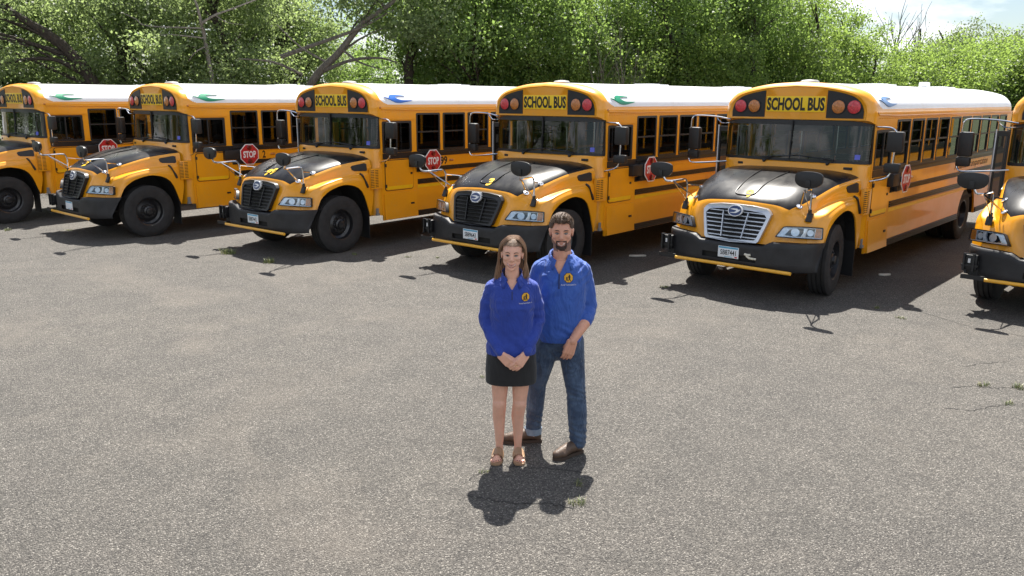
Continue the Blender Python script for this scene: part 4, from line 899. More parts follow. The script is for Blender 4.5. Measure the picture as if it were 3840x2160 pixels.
def tidy(me, fn):
    """straighten a cut edge: move its boundary vertices onto the seam line"""
    bm = bmesh.new(); bm.from_mesh(me)
    for v in bm.verts:
        if v.is_boundary: v.co = Vector(fn(*v.co))
    for k in range(2):
        bd = [v for v in bm.verts if v.is_boundary]; new = {v: sum((e.other_vert(v).co for e in v.link_edges if e.is_boundary), Vector()) / max(1, sum(e.is_boundary for e in v.link_edges)) for v in bd}
        for v in bd: v.co = v.co * .5 + new[v] * .5
    bm.to_mesh(me); bm.free()
def wrinkle(me, rs, amp, fz, zones):
    """shallow folds: displacement along normals by a few oblique waves"""
    V = coords(me); Nn = np.array([v.normal[:] for v in me.vertices]); D = np.zeros(len(V))
    for (c, rad, dr, wl, a) in zones:
        w = np.exp(-(((V - np.array(c)) / np.array(rad)) ** 2).sum(1)); ph = V @ np.array(dr) / wl; D += w * a * (np.sin(ph * 6.283 + 1.5 * np.sin(V[:, 0] * 23 + V[:, 2] * 17)))
    setco(me, V + Nn * D[:, None])

# ---- woman
W = link('person', None, None, (0, 6.1, 0)); W.empty_display_size = .3
tag(W, 'smiling woman in blue pullover and black skirt, hands clasped in front', 'person')
mb = MB(); HW = Head((0, -.01, 1.690), 1.03, R(-2), R(1), R(2), 1.04, .012)
loft(mb, [(.86, 0, 0, .17, .115), (.96, 0, 0, .165, .11), (1.08, 0, 0, .145, .10), (1.28, 0, -.012, .15, .108), (1.38, 0, 0, .152, .10), (1.45, 0, .01, .135, .075), (1.495, 0, .02, .075, .06)])
mb.caps((0, .022, 1.44), .062, (0, .008, 1.60), .052); HW.build(mb)
for g, kx, ax, tx in ((-1, -.095, -.096, -.119), (1, .066, .055, .067)):
    chain(mb, [((g * .150, .02, 1.42), .050), ((g * .212, .035, 1.16), .040), ((g * .10 + .012, -.14, .945), .028)])
    chain(mb, [((g * .085, .0, .92), .098), ((kx, .0, .50), .056), ((kx, -.012, .475), .056), ((ax - .004, .022, .36), .052), ((ax, .03, .24), .042), ((ax, .035, .10), .030), ((ax, .04, .07), .032)])
    chain(mb, [((ax, .06, .048), .032), ((ax + (tx - ax) * .5, -.03, .052), .033), ((tx, -.085, .034), .028)])
    for q in range(5): mb.caps((tx + (q - 2) * .0155, -.085 + abs(q - (1.5 if g < 0 else 2.5)) * .006, .030), .0115, (tx + (q - 2) * .0175, -.125 + abs(q - (1 if g < 0 else 3)) * .009, .024), .010 if q != (3.9 if g > 0 else 0) else .012, 8)
hand(mb, (-.085, -.150, .928), (.72, -.30, -.62), (.25, .95, .1), 1, (14, 24, 18), 1.0, .004, (.25, .30)); hand(mb, (.108, -.150, .928), (-.60, -.36, -.74), (-.25, .95, .1), -1, (14, 26, 18), 1.0, .004, (.25, .30))
me = remesh(mb, .0046, 2); HW.sculpt(me); me.materials.append(MT['skinw']); bodyW = link('body', me, W)
face_parts(bodyW, HW, ('lipw', 'brow'), .0062, .034, .013)
mb = MB(); loft(mb, [(.90, -.005, 0, .198, .140), (.97, -.005, 0, .196, .138), (1.07, 0, 0, .176, .124), (1.18, 0, -.004, .168, .124), (1.29, 0, -.014, .172, .132), (1.36, 0, -.004, .172, .120), (1.44, 0, .01, .160, .092), (1.49, 0, .02, .115, .078), (1.53, 0, .022, .073, .064)])
for g in (-1, 1): chain(mb, [((g * .045, .025, 1.488), .050), ((g * .148, .02, 1.418), .064), ((g * .192, .03, 1.29), .058), ((g * .212, .035, 1.16), .053), ((g * .16 + .006, -.06, 1.04), .046), ((g * .102 + .012, -.14, .945), .038)])
me = remesh(mb, .008, 4); cut(me, lambda x, y, z: (y < .0 and z > 1.425 and abs(x) < (z - 1.425) * .62 + .004) or z > 1.527 or z < .903)
tidy(me, lambda x, y, z: (math.copysign((z - 1.425) * .62 + .003, x) if y < 0 and z > 1.42 and abs(x) < .085 else x, y, 1.527 if z > 1.515 else (.903 if z < .92 else z)))
wrinkle(me, None, 1, 1, [((-.2, 0, 1.2), (.09, .15, .17), (.35, .2, 1), .085, .0038), ((.2, 0, 1.2), (.09, .15, .17), (-.35, .2, 1), .08, .0038), ((0, -.1, 1.30), (.2, .1, .06), (1, 0, .3), .09, .004), ((0, -.12, 1.0), (.2, .1, .10), (.5, 0, .8), .09, .004)])
me.materials.append(MT['shirt']); shW = link('pullover', me, W); collar(W, (0, .018, 1.5), .070, .098, 1.552, 1.487, (.034, .022), 'shirt')
link('zip', MB().tube([(.001, -.131, 1.425), (.001, -.137, 1.39), (.001, -.142, 1.36)], .004, 6).mesh('zip', MT['zip']), W); emblem(W, shW, .104, 1.375, .88)
mb = MB(); loft(mb, [(.655, -.004, 0, .199, .128), (.664, -.004, 0, .202, .131), (.76, -.004, 0, .204, .14), (.86, -.004, 0, .198, .14), (.945, -.004, 0, .186, .13)]); me = remesh(mb, .010, 3); wrinkle(me, None, 1, 1, [((0, -.13, .86), (.2, .1, .07), (.8, 0, .5), .10, .003)]); me.materials.append(MT['skirt']); link('skirt', me, W)
for g, ax, tx in ((-1, -.096, -.119), (1, .055, .067)):
    o_ = [(-.036, .075), (-.040, .03), (-.046, -.06), (-.048, -.105), (-.035, -.142), (0, -.152), (.035, -.142), (.048, -.105), (.046, -.06), (.040, .03), (.036, .075), (0, .092)]; f_ = lambda u, v: (ax + u + (tx - ax) * (.09 - v) / .2, v)
    s_ = link('sandal', MB().plate([o_], lambda u, v: (*f_(u, v), .020), lambda u, v: (*f_(u, v), .002)).mesh('sandal', MT['sandal']), W)
    rows = []
    for y in (-.088, -.055, -.02, .0): rows.append([(f_(.050 * math.cos(t), y)[0], y, .018 + (.058 + (y + .085) * .25) * math.sin(t) ** .8) for t in np.linspace(0.02, math.pi - .02, 14)])
    link('strap', MB().grid(np.array(rows)).mesh('strap', MT['sandal'], recalc=False), s_)
    for q in range(5): link('toenail', MB().ell((tx + (q - 2) * .0178, -.131 + abs(q - (1 if g < 0 else 3)) * .009, .031), (.0055, .007, .0035), 8).mesh('toenail', MT['nail']), bodyW)
# long hair: strands swept from a parting
rs = np.random.RandomState(8); mb = MB()
for k in range(760):
    g = 1 if k % 2 else -1; u = rs.uniform(0, 1); back = k % 5 == 0; y0 = -.030 + .115 * u ** .8; x0 = .012 + rs.normal() * .006
    top = .128 - .55 * (y0 - .02) ** 2 / .1 * .25; ln = rs.uniform(.215, .265) if not back else rs.uniform(.22, .27); jx, jy, jz = rs.normal(size=3) * .007
    if back:
        xx = rs.uniform(-.075, .075); P2 = [(xx * .3, .03, .128), (xx * .7, .085, .105), (xx, .117, .04), (xx * 1.05, .118, -.06), (xx * 1.15, .10, -.15), (xx * 1.2 + jx, .09 + jy, -ln)]
    else:
        fl = max(0, (-y0 + .005) / .04); w = .090 + rs.uniform(-.004, .007)
        P2 = [(x0, y0 + .018, top), (g * .040 + x0 * .5, y0 + .004 - .012 * fl, .116 - .008 * fl), (g * (w - .010), y0 + .012, .072 - .012 * fl), (g * (w + .006), y0 + .026 + .02 * fl, .01), (g * (w + .010), y0 * .7 + .030 + .02 * fl, -.06), (g * (w + .012) + jx, y0 * .55 + .020, -.135), (g * (w + .004 + .018 * rs.uniform(-.6, 1.0)) + jx * 2, y0 * .6 - .004 + jy, -ln)]
    mb.tube([HW(*p) for p in P2], [.0042, .0046, .0042, .0034, .0010], 4, smooth=3, cap=False)
link('hair', mb.mesh('hair', MT['hairw'], recalc=False), W)
shell(bodyW, lambda V: (lambda Q: (Q[:, 2] > .054 - .9 * np.clip(Q[:, 1] + .045, 0, .2) + .5 * np.clip(np.abs(Q[:, 0]) - .03, -.03, .1) * (Q[:, 1] < -.02)) & (Q[:, 2] > -.10) & ((Q[:, 1] > -.045) | (Q[:, 2] > .068)))(HW.inv(V)), .007, 'capw', 'hair_cap')
for g in (1, -1): link('earring', MB().ell(HW(g * .086, .012, -.040), (.0035,) * 3, 8).mesh('earring', MT['chrome']), bodyW)
link('ring', MB().tube([(.035 + .011 * math.cos(t), -.222 + .011 * math.sin(t), .862) for t in np.linspace(0, 6.283, 13)], .002, 5).mesh('ring', MT['ring']), bodyW)

# ---- man
Mn = link('person', None, None, (.40, 6.3, 0)); Mn.empty_display_size = .3
tag(Mn, 'bearded man in blue quarter-zip pullover and jeans, thumb in his pocket', 'person')
mb = MB(); HM = Head((-.010, .055, 1.822), 1.13, R(-3), R(3), R(0), 1.10)
loft(mb, [(.86, 0, .055, .12, .075), (1.0, 0, .055, .155, .10), (1.2, 0, .055, .17, .12), (1.40, 0, .06, .18, .12), (1.52, 0, .065, .165, .10), (1.60, .0, .07, .09, .075)])
mb.caps((.005, .085, 1.56), .078, (-.004, .072, 1.74), .067); HM.build(mb)
chain(mb, [((.165, .08, 1.51), .064), ((.228, .10, 1.205), .052), ((.185, -.03, 1.10), .050), ((.082, -.135, .975), .033)]); hand(mb, (.080, -.138, .972), (-.28, .06, -1), (-.10, .98, .05), -1, (16, 26, 22), 1.16, .006, (.9, .10))
chain(mb, [((-.160, .09, 1.50), .060), ((-.245, .17, 1.27), .052), ((-.20, .19, 1.02), .032)]); hand(mb, (-.20, .19, 1.01), (.05, .0, -1), (.9, .1, 0), 1, (18, 30, 25), 1.16)
chain(mb, [((.085, .05, .92), .09), ((.125, -.05, .52), .065), ((.147, -.10, .09), .05)]); chain(mb, [((-.10, .05, .92), .09), ((-.185, .08, .54), .065), ((-.213, .12, .09), .05)])
me = remesh(mb, .0046, 2); HM.sculpt(me); me.materials.append(MT['skinm']); bodyM = link('body', me, Mn)
face_parts(bodyM, HM, ('lipm', 'browm'), .0060, .026, .007)
mb = MB(); loft(mb, [(.935, -.005, .05, .182, .142), (1.0, -.005, .048, .184, .146), (1.12, 0, .045, .188, .150), (1.25, 0, .05, .196, .150), (1.38, 0, .055, .203, .148), (1.48, 0, .062, .196, .130), (1.555, 0, .07, .165, .105), (1.61, 0, .078, .11, .088), (1.65, 0, .082, .085, .078)])
chain(mb, [((.05, .08, 1.60), .055), ((.158, .08, 1.50), .082), ((.20, .095, 1.36), .075), ((.228, .10, 1.205), .069), ((.205, .03, 1.135), .066), ((.192, -.01, 1.115), .062)]); chain(mb, [((-.05, .085, 1.60), .055), ((-.165, .09, 1.51), .080), ((-.245, .17, 1.27), .064), ((-.205, .19, 1.06), .05)])
me = remesh(mb, .008, 4); cut(me, lambda x, y, z: (y < .05 and z > 1.50 and abs(x + .028) < (z - 1.50) * .50 + .004) or z > 1.645)
tidy(me, lambda x, y, z: (-.028 + math.copysign((z - 1.50) * .50 + .003, x + .028) if y < .05 and z > 1.495 and abs(x + .028) < .09 else x, y, 1.645 if z > 1.632 else z))
wrinkle(me, None, 1, 1, [((.21, .08, 1.2), (.08, .12, .12), (.4, .2, 1), .075, .0045), ((-.08, -.05, 1.42), (.12, .1, .12), (1, 0, -.8), .09, .006), ((.05, -.09, 1.02), (.2, .1, .08), (.3, 0, 1), .08, .005), ((.17, .0, 1.5), (.08, .12, .1), (1, 0, -1), .07, .005)])
me.materials.append(MT['shirt2']); shM = link('pullover', me, Mn); collar(Mn, (-.004, .078, 1.6), .086, .116, 1.655, 1.585, (.036, .026), 'shirt2')
link('zip', MB().tube([(-.028, -.062, 1.50), (-.030, -.085, 1.44), (-.030, -.096, 1.39)], .005, 6).mesh('zip', MT['zip']), Mn); emblem(Mn, shM, .045, 1.475, 1.05)
mb = MB(); mb.ell((-.008, .05, .93), (.172, .128, .12), 24); mb.ell((-.012, .05, .84), (.13, .10, .085), 20); chain(mb, [((.082, .05, .92), .112), ((.105, .0, .70), .096), ((.128, -.05, .52), .080), ((.140, -.075, .34), .082), ((.150, -.10, .10), .068)]); chain(mb, [((-.10, .05, .92), .110), ((-.15, .065, .70), .092), ((-.185, .08, .54), .077), ((-.20, .10, .34), .075), ((-.213, .12, .12), .064)])
me = remesh(mb, .008, 3); cut(me, lambda x, y, z: z < .062); wrinkle(me, None, 1, 1, [((.135, -.06, .50), (.12, .12, .09), (.2, .3, 1), .045, .005), ((.15, -.1, .18), (.1, .1, .12), (.2, .2, 1), .055, .007), ((-.2, .1, .2), (.1, .1, .12), (.2, .2, 1), .06, .005), ((0, -.05, .80), (.2, .12, .08), (.6, 0, .8), .07, .004)])
me.materials.append(MT['jeans']); jn = link('jeans', me, Mn)
link('cuff', MB().lathe([(-.035, .071), (.018, .074), (.020, .068), (-.033, .066)], (-.213, .12, .115), (0, 0, 1), 24).mesh('cuff', MT['cuff']), jn)
for hx, hy, tx, ty in ((.165, -.085, -.012, -.215), (-.165, .128, -.465, .10)):
    h_ = np.array([hx, hy, 0]); t_ = np.array([tx, ty, 0]); d = t_ - h_; Ln = np.linalg.norm(d); d /= Ln; sd = np.array([-d[1], d[0], 0]); at = lambda u, v, z: tuple(h_ + d * u * .31 + sd * v + np.array([0, 0, z]))
    d31 = .31 if Ln > .25 else .27; at = lambda u, v, z: tuple(h_ + d * u * d31 + sd * v + np.array([0, 0, z]))
    mb = MB(); chain(mb, [(at(.10, 0, .16), .050), (at(.10, 0, .07), .046), (at(.40, 0, .072), .047), (at(.68, .0, .052), .046), (at(.90, .0, .044), .036)]); mb.caps(at(.70, .018, .045), .034, at(.70, -.018, .045), .034); mb.caps(at(.05, 0, .05), .04, at(.1, 0, .2), .05); me = remesh(mb, .007, 3); V = coords(me); V[:, 2] = np.maximum(V[:, 2], .02); setco(me, V); me.materials.append(MT['boot']); bt = link('boot', me, Mn)
    ol = [(-.07, -.034), (-.10, 0), (-.07, .034), (.25, .038), (.45, .036), (.68, .052), (.90, .044), (1.03, .012), (1.03, -.012), (.90, -.044), (.68, -.052), (.45, -.036), (.25, -.038)]
    link('sole', MB().plate([ol], lambda u, v: at(u, v, .026), lambda u, v: at(u, v, .001)).mesh('sole', MT['sole']), bt)
# short hair, beard
rs = np.random.RandomState(4)
hairline = lambda Q: (Q[:, 2] > np.where(Q[:, 1] < -.045, .068, np.where(Q[:, 1] < .012, .030, -.045))) & (Q[:, 2] > .068 - 1.6 * np.clip(Q[:, 1] + .060, 0, .3)) & (np.abs(Q[:, 0]) < .1) & ~((np.abs(Q[:, 0]) > .072) & (Q[:, 2] < .028) & (Q[:, 1] < .05))
shell(bodyM, lambda V: hairline(HM.inv(V)), lambda V: .006 + .009 * np.clip(HM.inv(V)[:, 2] / .1, 0, 1), 'capm', 'hair_cap', rs, .002)
V = coords(bodyM.data); Q = HM.inv(V); Nn = np.array([v.normal[:] for v in bodyM.data.vertices]); ids = np.where(hairline(Q))[0]; mb = MB()
for i in rs.choice(ids, 1500): 
    n_ = Nn[i]; l = (.007 + .011 * np.clip(Q[i, 2] / .1, 0, 1)) * .8; dv = n_ * l + np.array([rs.uniform(-.004, .006), -.010 * (Q[i, 2] > .07), rs.uniform(-.004, .002)]); mb.tube([V[i], V[i] + dv * .6 + n_ * .004, V[i] + dv * 1.2], [.0030, .0026, .0008], 4, cap=False)
link('hair', mb.mesh('hair', MT['hairm'], recalc=False), Mn)
goat = lambda Q: (Q[:, 1] < -.045) & (np.abs(Q[:, 0]) < .038) & (Q[:, 2] < -.046) & (Q[:, 2] > -.128) & ~((np.abs(Q[:, 0]) < .026) & (Q[:, 2] > -.083) & (Q[:, 2] < -.0575)) & ~((np.abs(Q[:, 0]) < .012) & (Q[:, 2] > -.0475))
shell(bodyM, lambda V: goat(HM.inv(V)), .0035, 'beard', 'beard', rs, .001)
shell(bodyM, lambda V: (lambda Q: (Q[:, 1] < .012) & (Q[:, 2] < -.072 + 1.0 * np.clip(np.abs(Q[:, 0]) - .030, 0, .05)) & (Q[:, 2] > -.135) & (np.abs(Q[:, 0]) > .022))(HM.inv(V)), .0012, 'stubble', 'stubble')['kind'] = 'stuff'
# ------------------------------------------------------------------ trees
def leafmat(name, c0, c1, c2, tr, fac=.35):
    m, nt, b, o = newmat(name); b.inputs['Roughness'].default_value = .48; b.inputs['Specular IOR Level'].default_value = .35
    gi = N(nt, 'NewGeometry'); n1 = noise(nt, .55, 3); ad = N(nt, 'Math', operation='MULTIPLY_ADD'); ad.inputs[1].default_value = .55; L(nt, gi.outputs['Random Per Island'], ad.inputs[0])
    sc = N(nt, 'Math', operation='MULTIPLY_ADD'); sc.inputs[1].default_value = 1.1; sc.inputs[2].default_value = -.33; L(nt, n1.outputs['Fac'], sc.inputs[0]); L(nt, sc.outputs[0], ad.inputs[2])
    L(nt, ramp(nt, ad.outputs[0], [(.05, c0), (.5, c1), (.95, c2)]), b.inputs['Base Color'])
    t = N(nt, 'BsdfTranslucent'); L(nt, ramp(nt, ad.outputs[0], [(.05, tuple(x * .7 for x in tr)), (.95, tuple(x * 1.3 for x in tr))]), t.inputs[0])
    mx = N(nt, 'MixShader'); mx.inputs[0].default_value = fac; L(nt, b.outputs[0], mx.inputs[1]); L(nt, t.outputs[0], mx.inputs[2]); L(nt, mx.outputs[0], o.inputs[0]); return m
LEAF = {'dark': leafmat('cottonwood_leaf', (.065, .09, .045), (.125, .165, .08), (.20, .24, .14), (.34, .44, .16), .54),
        'mid': leafmat('maple_leaf', (.05, .082, .028), (.10, .155, .052), (.165, .235, .085), (.29, .43, .10), .50),
        'light': leafmat('ash_leaf', (.06, .095, .026), (.115, .175, .045), (.19, .255, .075), (.31, .44, .09), .48),
        'olive': leafmat('willow_leaf', (.06, .08, .036), (.115, .14, .066), (.18, .20, .11), (.26, .34, .12), .42)}
def bark(name, a, b_):
    m, nt, b, o = newmat(name); b.inputs['Roughness'].default_value = .9
    mp = N(nt, 'Mapping'); mp.inputs['Scale'].default_value = (9, 9, 2); tc = N(nt, 'TexCoord'); L(nt, tc.outputs['Object'], mp.inputs[0])
    n1 = noise(nt, 2.0, 6, .65, mp.outputs[0]); L(nt, ramp(nt, n1.outputs['Fac'], [(.3, a), (.7, b_)]), b.inputs['Base Color']); bump(nt, b, n1.outputs['Fac'], .9, .04); return m
MT['bark'] = bark('dark_bark', (.018, .014, .011), (.06, .048, .038)); MT['barkg'] = bark('grey_bark', (.05, .045, .038), (.14, .125, .105)); MT['dead'] = bark('dead_wood', (.10, .09, .08), (.26, .235, .205))

def leaves(cent, sig, n, rs, size):
    k = rs.randint(0, len(cent), n); d = rs.normal(size=(n, 3)) * sig[k][:, None] * np.array([1, 1, .72]); P = cent[k] + d
    up = rs.normal(size=(n, 3)) + np.array([0, 0, .35]); up /= np.linalg.norm(up, axis=1, keepdims=True)
    t = rs.normal(size=(n, 3)); t -= (t * up).sum(1, keepdims=True) * up; t /= np.linalg.norm(t, axis=1, keepdims=True); b = np.cross(up, t)
    l = size * rs.uniform(.65, 1.35, (n, 1)); w = l * rs.uniform(.28, .40, (n, 1))
    V = np.stack([P - t * l * .5, P + b * w - up * l * .06, P + t * l * .5, P - b * w - up * l * .06], 1).reshape(-1, 3)
    return V, np.arange(4 * n).reshape(-1, 4)
def crown_centres(rs, n, z0, H, rx, top=.55):
    c = []; zc = (z0 + H) / 2; rz = (H - z0) / 2; ph = rs.uniform(0, 6.28, 6)
    while len(c) < n:
        d = rs.normal(size=3); d /= np.linalg.norm(d); r = rs.uniform(.15, 1) ** .5
        az = math.atan2(d[1], d[0]); k = 1 + .18 * math.sin(3 * az + ph[0]) + .14 * math.sin(5 * az + ph[1] + 3 * d[2]) + .15 * math.sin(4 * d[2] + ph[2])
        c.append((d[0] * rx * r * k, d[1] * rx * r * k, zc + d[2] * rz * r * k))
    return np.array(c)
def trunk_mesh(rs, path, r0, cents, mat, nl=16):
    mb = MB(); P = crom(path, 5); mb.tube(P, [r0 * 1.25, r0, r0 * .8, r0 * .55, r0 * .25], 9)
    idx = rs.choice(len(cents), min(nl, len(cents)), replace=False)
    for i in idx:
        c = cents[i]; z = max(P[0][2] + .3, c[2] - rs.uniform(.6, 2.2)); j = int(np.argmin(np.abs(P[:, 2] - z))); a = P[j]; mid = (a + c) / 2 + np.array([rs.uniform(-.2, .2), rs.uniform(-.2, .2), rs.uniform(.0, .35)])
        rr = r0 * rs.uniform(.22, .42); mb.tube([a, mid, c], [rr, rr * .6, rr * .2], 5, smooth=3)
    return mb.mesh('trunk', mat, recalc=False)
def tree_kind(seed, H, z0, rx, nc, nl, size, leaf, r0=.18, path=None, mat='bark', limbs=16, cents=None):
    rs = np.random.RandomState(seed); c = crown_centres(rs, nc, z0, H, rx) if cents is None else cents(rs); sig = rs.uniform(.24, .56, len(c))
    V, F = leaves(c, sig, nl, rs, size); me = fast_mesh('crown', V, F); me.materials.append(LEAF[leaf])
    if path is None:
        x = rs.uniform(-.5, .5, 8); path = [(0, 0, -.1), (x[0] * .3, x[1] * .3, H * .2), (x[2] * .8, x[3] * .8, H * .45), (x[4] * 1.2, x[5] * 1.2, H * .72), (x[6] * 1.3, x[7] * 1.3, H * .93)]
    return trunk_mesh(rs, path, r0, c, MT[mat], limbs), me
KIND = {'a': tree_kind(11, 9.5, .6, 3.0, 95, 28000, .115, 'dark', .20), 'b': tree_kind(12, 8.5, .7, 2.6, 85, 25000, .115, 'mid', .16), 'c': tree_kind(13, 10, 1.0, 2.9, 85, 26000, .115, 'mid', .2),
        'd': tree_kind(14, 7.0, .4, 2.5, 85, 25000, .11, 'light', .12), 'e': tree_kind(15, 8.0, .5, 3.3, 130, 30000, .15, 'olive', .2), 'f': tree_kind(16, 5.0, .2, 2.4, 90, 24000, .12, 'light', .09), 'g': tree_kind(17, 9.0, .5, 2.8, 90, 27000, .11, 'dark', .18)}
def wx(px, D): return D * (px * 1.4907 - 1920) / 3035.3
def put_tree(kind, px, D, sc=1.0, rz=0.0, label=None, group=None, zs=None, xy=None):
    t, c = KIND[kind]; x, y = xy or (wx(px, D), D)
    e = link('tree', None, None, (x, y, 0), (0, 0, rz), (sc, sc, sc * (zs or 1))); tag(e, label, 'tree', group); link('trunk', t, e); link('crown', c, e); return e
rt = random.Random(9)
NEAR = [('g', -110, 32, 1.0), ('a', 60, 33, 1.05), ('g', 190, 34, 1.0), ('a', 330, 31.5, 1.0), ('g', 450, 33, 1.05), ('a', 590, 31, 1.0), ('g', 720, 34, .95), ('a', 640, 37, 1.1), ('g', 250, 38, 1.1), ('b', 800, 36, .72), ('b', 900, 38, .62), ('b', 965, 41, .58), ('c', 1120, 33, .97), ('b', 1200, 31.5, 1.05), ('c', 1300, 34, 1.0), ('c', 1190, 38, 1.1), ('b', 1400, 33.5, 1.0), ('c', 1480, 37, 1.0), ('b', 1590, 36, 1.02), ('d', 1500, 33, .9), ('d', 1350, 32, .78), ('c', 1700, 38, 1.0), ('d', 1660, 35, 1.0), ('b', 1800, 37, 1.0), ('c', 1850, 41, .95), ('d', 1770, 35, .85), ('b', 1920, 39, .98), ('d', 1990, 37, .98), ('d', 2070, 39, .98), ('b', 2090, 42, .80), ('d', 2140, 38, .80), ('c', 1940, 44, .85)]
NP = {'a': 'dark small-leaved cottonwood', 'g': 'dense dark-leaved tree', 'b': 'mid-green leafy tree', 'c': 'tall shady green tree', 'd': 'bright yellow-green leafy tree'}
def where(px): return 'the row-end bus' if px < 300 else 'the bus numbered 2' if px < 745 else 'the bus numbered 99' if px < 1250 else 'the bus with 3 on its hood' if px < 1825 else 'the silver-grilled bus'
for k, px, D, s in NEAR:
    lb = NP[k] + (' at the wood edge behind ' if D < 34.5 else ' deeper in the wood behind ') + where(px)
    put_tree(k, px, D, s, rt.uniform(0, 6.28), lb, 'trees: ' + lb, rt.uniform(.95, 1.08))
FAR = [('e', 2335, 62, .80, 1.32), ('e', 2440, 66, 1.0, .88), ('e', 2540, 64, 1.1, .96), ('e', 2640, 62, 1.15, .95), ('e', 2490, 72, 1.2, .88), ('e', 2240, 66, .9, .66), ('e', 2385, 58, .85, .72)]
for k, px, D, s, z in FAR: put_tree(k, px, D, s, rt.uniform(0, 6.28), 'greyish olive rounded tree far off beyond the dead tree', 'far olive trees', z)
for px, D, s in ((2215, 46, 1.05), (2290, 44, 1.05), (2370, 46, 1.1), (2450, 44, 1.05), (2530, 45, 1.15), (2610, 43, 1.2), (2330, 50, 1.2), (2420, 52, 1.25), (2500, 54, 1.3)):
    put_tree('f', px, D, s, rt.uniform(0, 6.28), 'low bushy yellow-green tree ' + ('in front of' if D < 48 else 'just before') + ' the far olive trees' + (' and the dead tree' if px < 2350 else ''), 'low bushy trees')
for i, (x, y, k, s) in enumerate(((-31, 27, 'a', 1.0), (-33, 21, 'g', 1.0), (-35, 15, 'c', .95), (-36, 9, 'a', .95), (-37, 4, 'b', .95), (-38, -2, 'd', .9), (-46, -14, 'c', .62), (-52, -24, 'a', .7), (-44, -30, 'd', .65), (-36, -36, 'b', .6), (-58, -6, 'd', .8))):
    put_tree(k, 0, 0, s, i * 1.3, 'leafy tree across the lot, mirrored in the bus windshields', 'trees across the lot', None, (x, y))

# tree with a thick trunk bending left, and a leaning cottonwood with bare lower limbs
def own(rs, lo, hi, n): return np.column_stack([rs.uniform(a, b, n) for a, b in zip(lo, hi)])
rs = np.random.RandomState(31)
pA = [(-13.9, 29, -.1), (-14.1, 29, 1.5), (-14.6, 28.9, 3.4), (-15.1, 28.7, 4.25), (-15.6, 28.5, 4.8), (-16.3, 28.3, 5.3), (-17.6, 28.2, 6.2), (-18.2, 28.2, 7.5)]
cA = np.vstack([own(rs, (-20.5, 26.8, 5.0), (-12.5, 30, 8.5), 60), own(rs, (-20, 27, 3.8), (-16.5, 29, 5.4), 22)])
cA = cA - np.array([-13.9, 29, 0]); pA = np.array(pA) - np.array([-13.9, 29, 0])
t, c = tree_kind(31, 9, 4, 3, 0, 17000, .12, 'dark', .22, pA, 'bark', 9, lambda r: cA)
e = link('tree', None, None, (-13.9, 29, 0)); tag(e, 'tree with thick dark trunk bending over behind the row-end bus', 'tree'); link('trunk', t, e); link('crown', c, e)
link('limb', MB().tube(np.array([(-14.7, 28.85, 3.55), (-15.6, 28.4, 4.05), (-17.0, 28.1, 3.9), (-18.5, 28, 3.4)]) - np.array([-13.9, 29, 0]), [.09, .07, .06, .04], 7, smooth=4).mesh('limb', MT['bark'], recalc=False), e)
o5 = np.array([-8.4, 29.5, 0])
p5 = np.array([(-8.4, 29.5, -.1), (-7.8, 29.4, 1.8), (-6.95, 29, 3.4), (-6.0, 28.8, 4.3), (-5.1, 28.6, 5.25), (-4.1, 28.5, 5.9), (-2.9, 28.5, 6.8)]) - o5
c5 = np.vstack([own(rs, (-6.5, 27.8, 5.4), (-1.5, 30, 8.5), 46), own(rs, (-4.2, 28, 4.6), (-2.4, 29, 5.6), 8)]) - o5
t, c = tree_kind(32, 9, 4, 3, 0, 11000, .12, 'dark', .15, p5, 'barkg', 8, lambda r: c5)
e = link('tree', None, None, tuple(o5)); tag(e, 'leaning grey-barked cottonwood with bare lower limbs against the sky gap', 'tree'); link('trunk', t, e); link('crown', c, e)
for pts, r in (([(-8.0, 29.0, 4.2), (-6.9, 28.8, 4.55), (-5.2, 28.5, 5.1), (-4.0, 28.4, 5.7)], .085), ([(-6.6, 28.9, 3.7), (-5.6, 28.6, 4.05), (-4.6, 28.4, 4.15), (-3.9, 28.3, 4.0)], .07), ([(-5.8, 28.7, 4.4), (-5.2, 28.5, 4.0), (-4.4, 28.3, 3.75)], .045), ([(-7.3, 29, 3.6), (-8.2, 28.7, 4.0), (-9.3, 28.4, 4.1)], .06), ([(-6.4, 28.9, 4.0), (-7.2, 28.5, 4.5), (-7.9, 28.3, 5.2)], .045)):
    link('limb', MB().tube(np.array(pts) - o5, [r, r * .7, r * .35], 6, smooth=5).mesh('limb', MT['barkg'], recalc=False), e)
# dead grey branches, dead trees, bare shrub
def bare(seed, H, spread, n, r0, mat, lean=0):
    r = random.Random(seed); mb = MB()
    def grow(p, d, l, rad, lev):
        q = [p]; dd = d.copy()
        for k in range(3):
            dd = dd + np.array([r.uniform(-.18, .18), r.uniform(-.18, .18), r.uniform(-.05, .16)]); dd /= np.linalg.norm(dd); q.append(q[-1] + dd * l / 3)
        mb.tube(q, [rad, rad * .55], 5 if lev else 7, smooth=2)
        if lev < 3:
            for k in range(r.randint(2, 4)):
                j = r.choice([1, 2, 3]); nd = dd + np.array([r.uniform(-spread, spread), r.uniform(-spread, spread), r.uniform(.0, .5)]); nd /= np.linalg.norm(nd); grow(q[j], nd, l * r.uniform(.5, .75), rad * .5, lev + 1)
    for k in range(n): grow(np.array([r.uniform(-.3, .3) * (n > 1), r.uniform(-.3, .3) * (n > 1), -.05]), np.array([r.uniform(-.25, .25) * (n > 1) + lean, r.uniform(-.2, .2) * (n > 1), 1.]), H * (.55 if n == 1 else r.uniform(.35, .5)), r0, 0)
    return mb.mesh('branches', MT[mat], recalc=False)
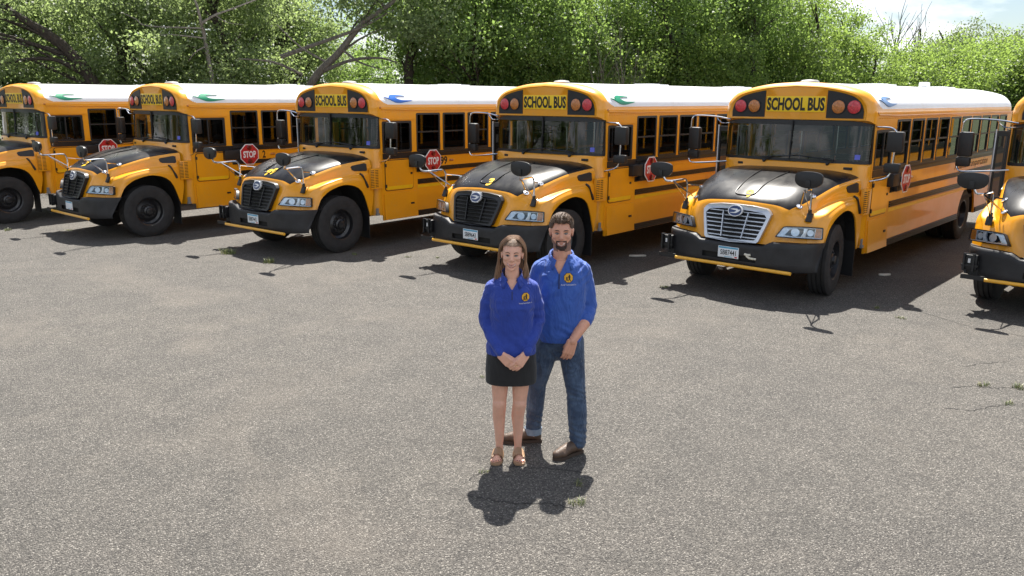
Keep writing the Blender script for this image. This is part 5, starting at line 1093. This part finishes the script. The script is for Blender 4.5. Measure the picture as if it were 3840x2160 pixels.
for px, D, H, sd, nm, lb in ((2235, 58, 9.6, 4, 'dead_tree', 'bare dead tree with dark forked branches standing against the clouds'), (2290, 64, 9.0, 6, 'dead_tree', 'thin bare snag poking up beside the rounded far olive tree')):
    e = link(nm, bare(sd, H, .55, 1, .16, 'bark'), None, (wx(px, D), D, 0)); tag(e, lb, 'dead tree')
e = link('bare_shrub', bare(21, 6.2, .5, 9, .03, 'dead'), None, (wx(1530, 31), 31, 0)); tag(e, 'leafless grey shrub among green trees behind the silver-grilled bus', 'shrub')
def hz(px, py, D):
    """height at which a thing at distance D meets row py of the 2576-wide photo"""
    return 2.853 + D * math.tan(math.atan((1080 - py * 1.4907) / 3035.3) - .23061)
D_ = 28.4; mb = MB(); pt = lambda x, y, d=0: (wx(x, D_ + d), D_ + d, hz(x, y, D_ + d)); base = np.array([wx(545, D_), D_, 0])
for pts, r in (([(wx(545, D_), D_ + .4, -.05), (wx(550, D_), D_ + .5, 2.0), pt(545, 110, .6), pt(538, 60, .2), pt(532, 20), pt(522, -10)], (.10, .07, .05, .025)), ([pt(540, 62, .1), pt(573, 42), pt(620, 24), pt(690, -4)], (.045, .02)), ([pt(543, 100, .4), pt(467, 92), pt(430, 94)], (.03, .012)), ([pt(540, 75, .3), pt(410, 70), pt(383, 53), pt(350, 37)], (.03, .012)), ([pt(546, 120, .5), pt(520, 135), pt(500, 158)], (.025, .012)), ([pt(573, 42), pt(600, 60), pt(640, 66)], (.018, .008))):
    mb.tube(np.array(pts) - base, r, 6, smooth=4)
e = link('dead_tree', mb.mesh('dead_tree', MT['dead'], recalc=False), None, tuple(base)); tag(e, 'slender dead tree with pale grey twigs inside the dark foliage behind bus 2', 'dead tree')

for px0, D, pts, r, lb, sd in ((1035, 31, [(1035, None), (1033, 215), (1037, 140), (1040, 70), (1046, 0), (1050, -60)], .17, 'tree with straight dark trunk behind the roof of the bus numbered 99', 51),
                               (1725, 34, [(1728, None), (1718, 205), (1690, 150), (1668, 90), (1650, 40), (1640, -50)], .12, 'tree with slim dark trunk leaning between bright trees behind the silver-grilled bus', 52),
                               (1880, 36, [(1880, None), (1872, 190), (1862, 120), (1868, 60), (1850, -40)], .10, 'tree with thin forked trunk behind the cab of the silver-grilled bus', 53)):
    b0 = np.array([wx(px0, D), D, 0]); P2 = np.array([(wx(x, D), D, -.1 if y is None else hz(x, y, D)) for x, y in pts]) - b0; rr = np.random.RandomState(sd); top = P2[-1]
    cc = np.vstack([top + own(rr, (-2.2, -1.2, -1.9), (2.2, 1.5, 1.6), 34), P2[2] + own(rr, (-1.8, .3, .2), (1.8, 1.5, 1.6), 10)])
    t, c = tree_kind(sd, 9, 4, 3, 0, 9000, .135, 'mid', r, P2, 'bark', 14, lambda r_: cc)
    e = link('tree', None, None, tuple(b0)); tag(e, lb, 'tree'); link('trunk', t, e); link('crown', c, e)
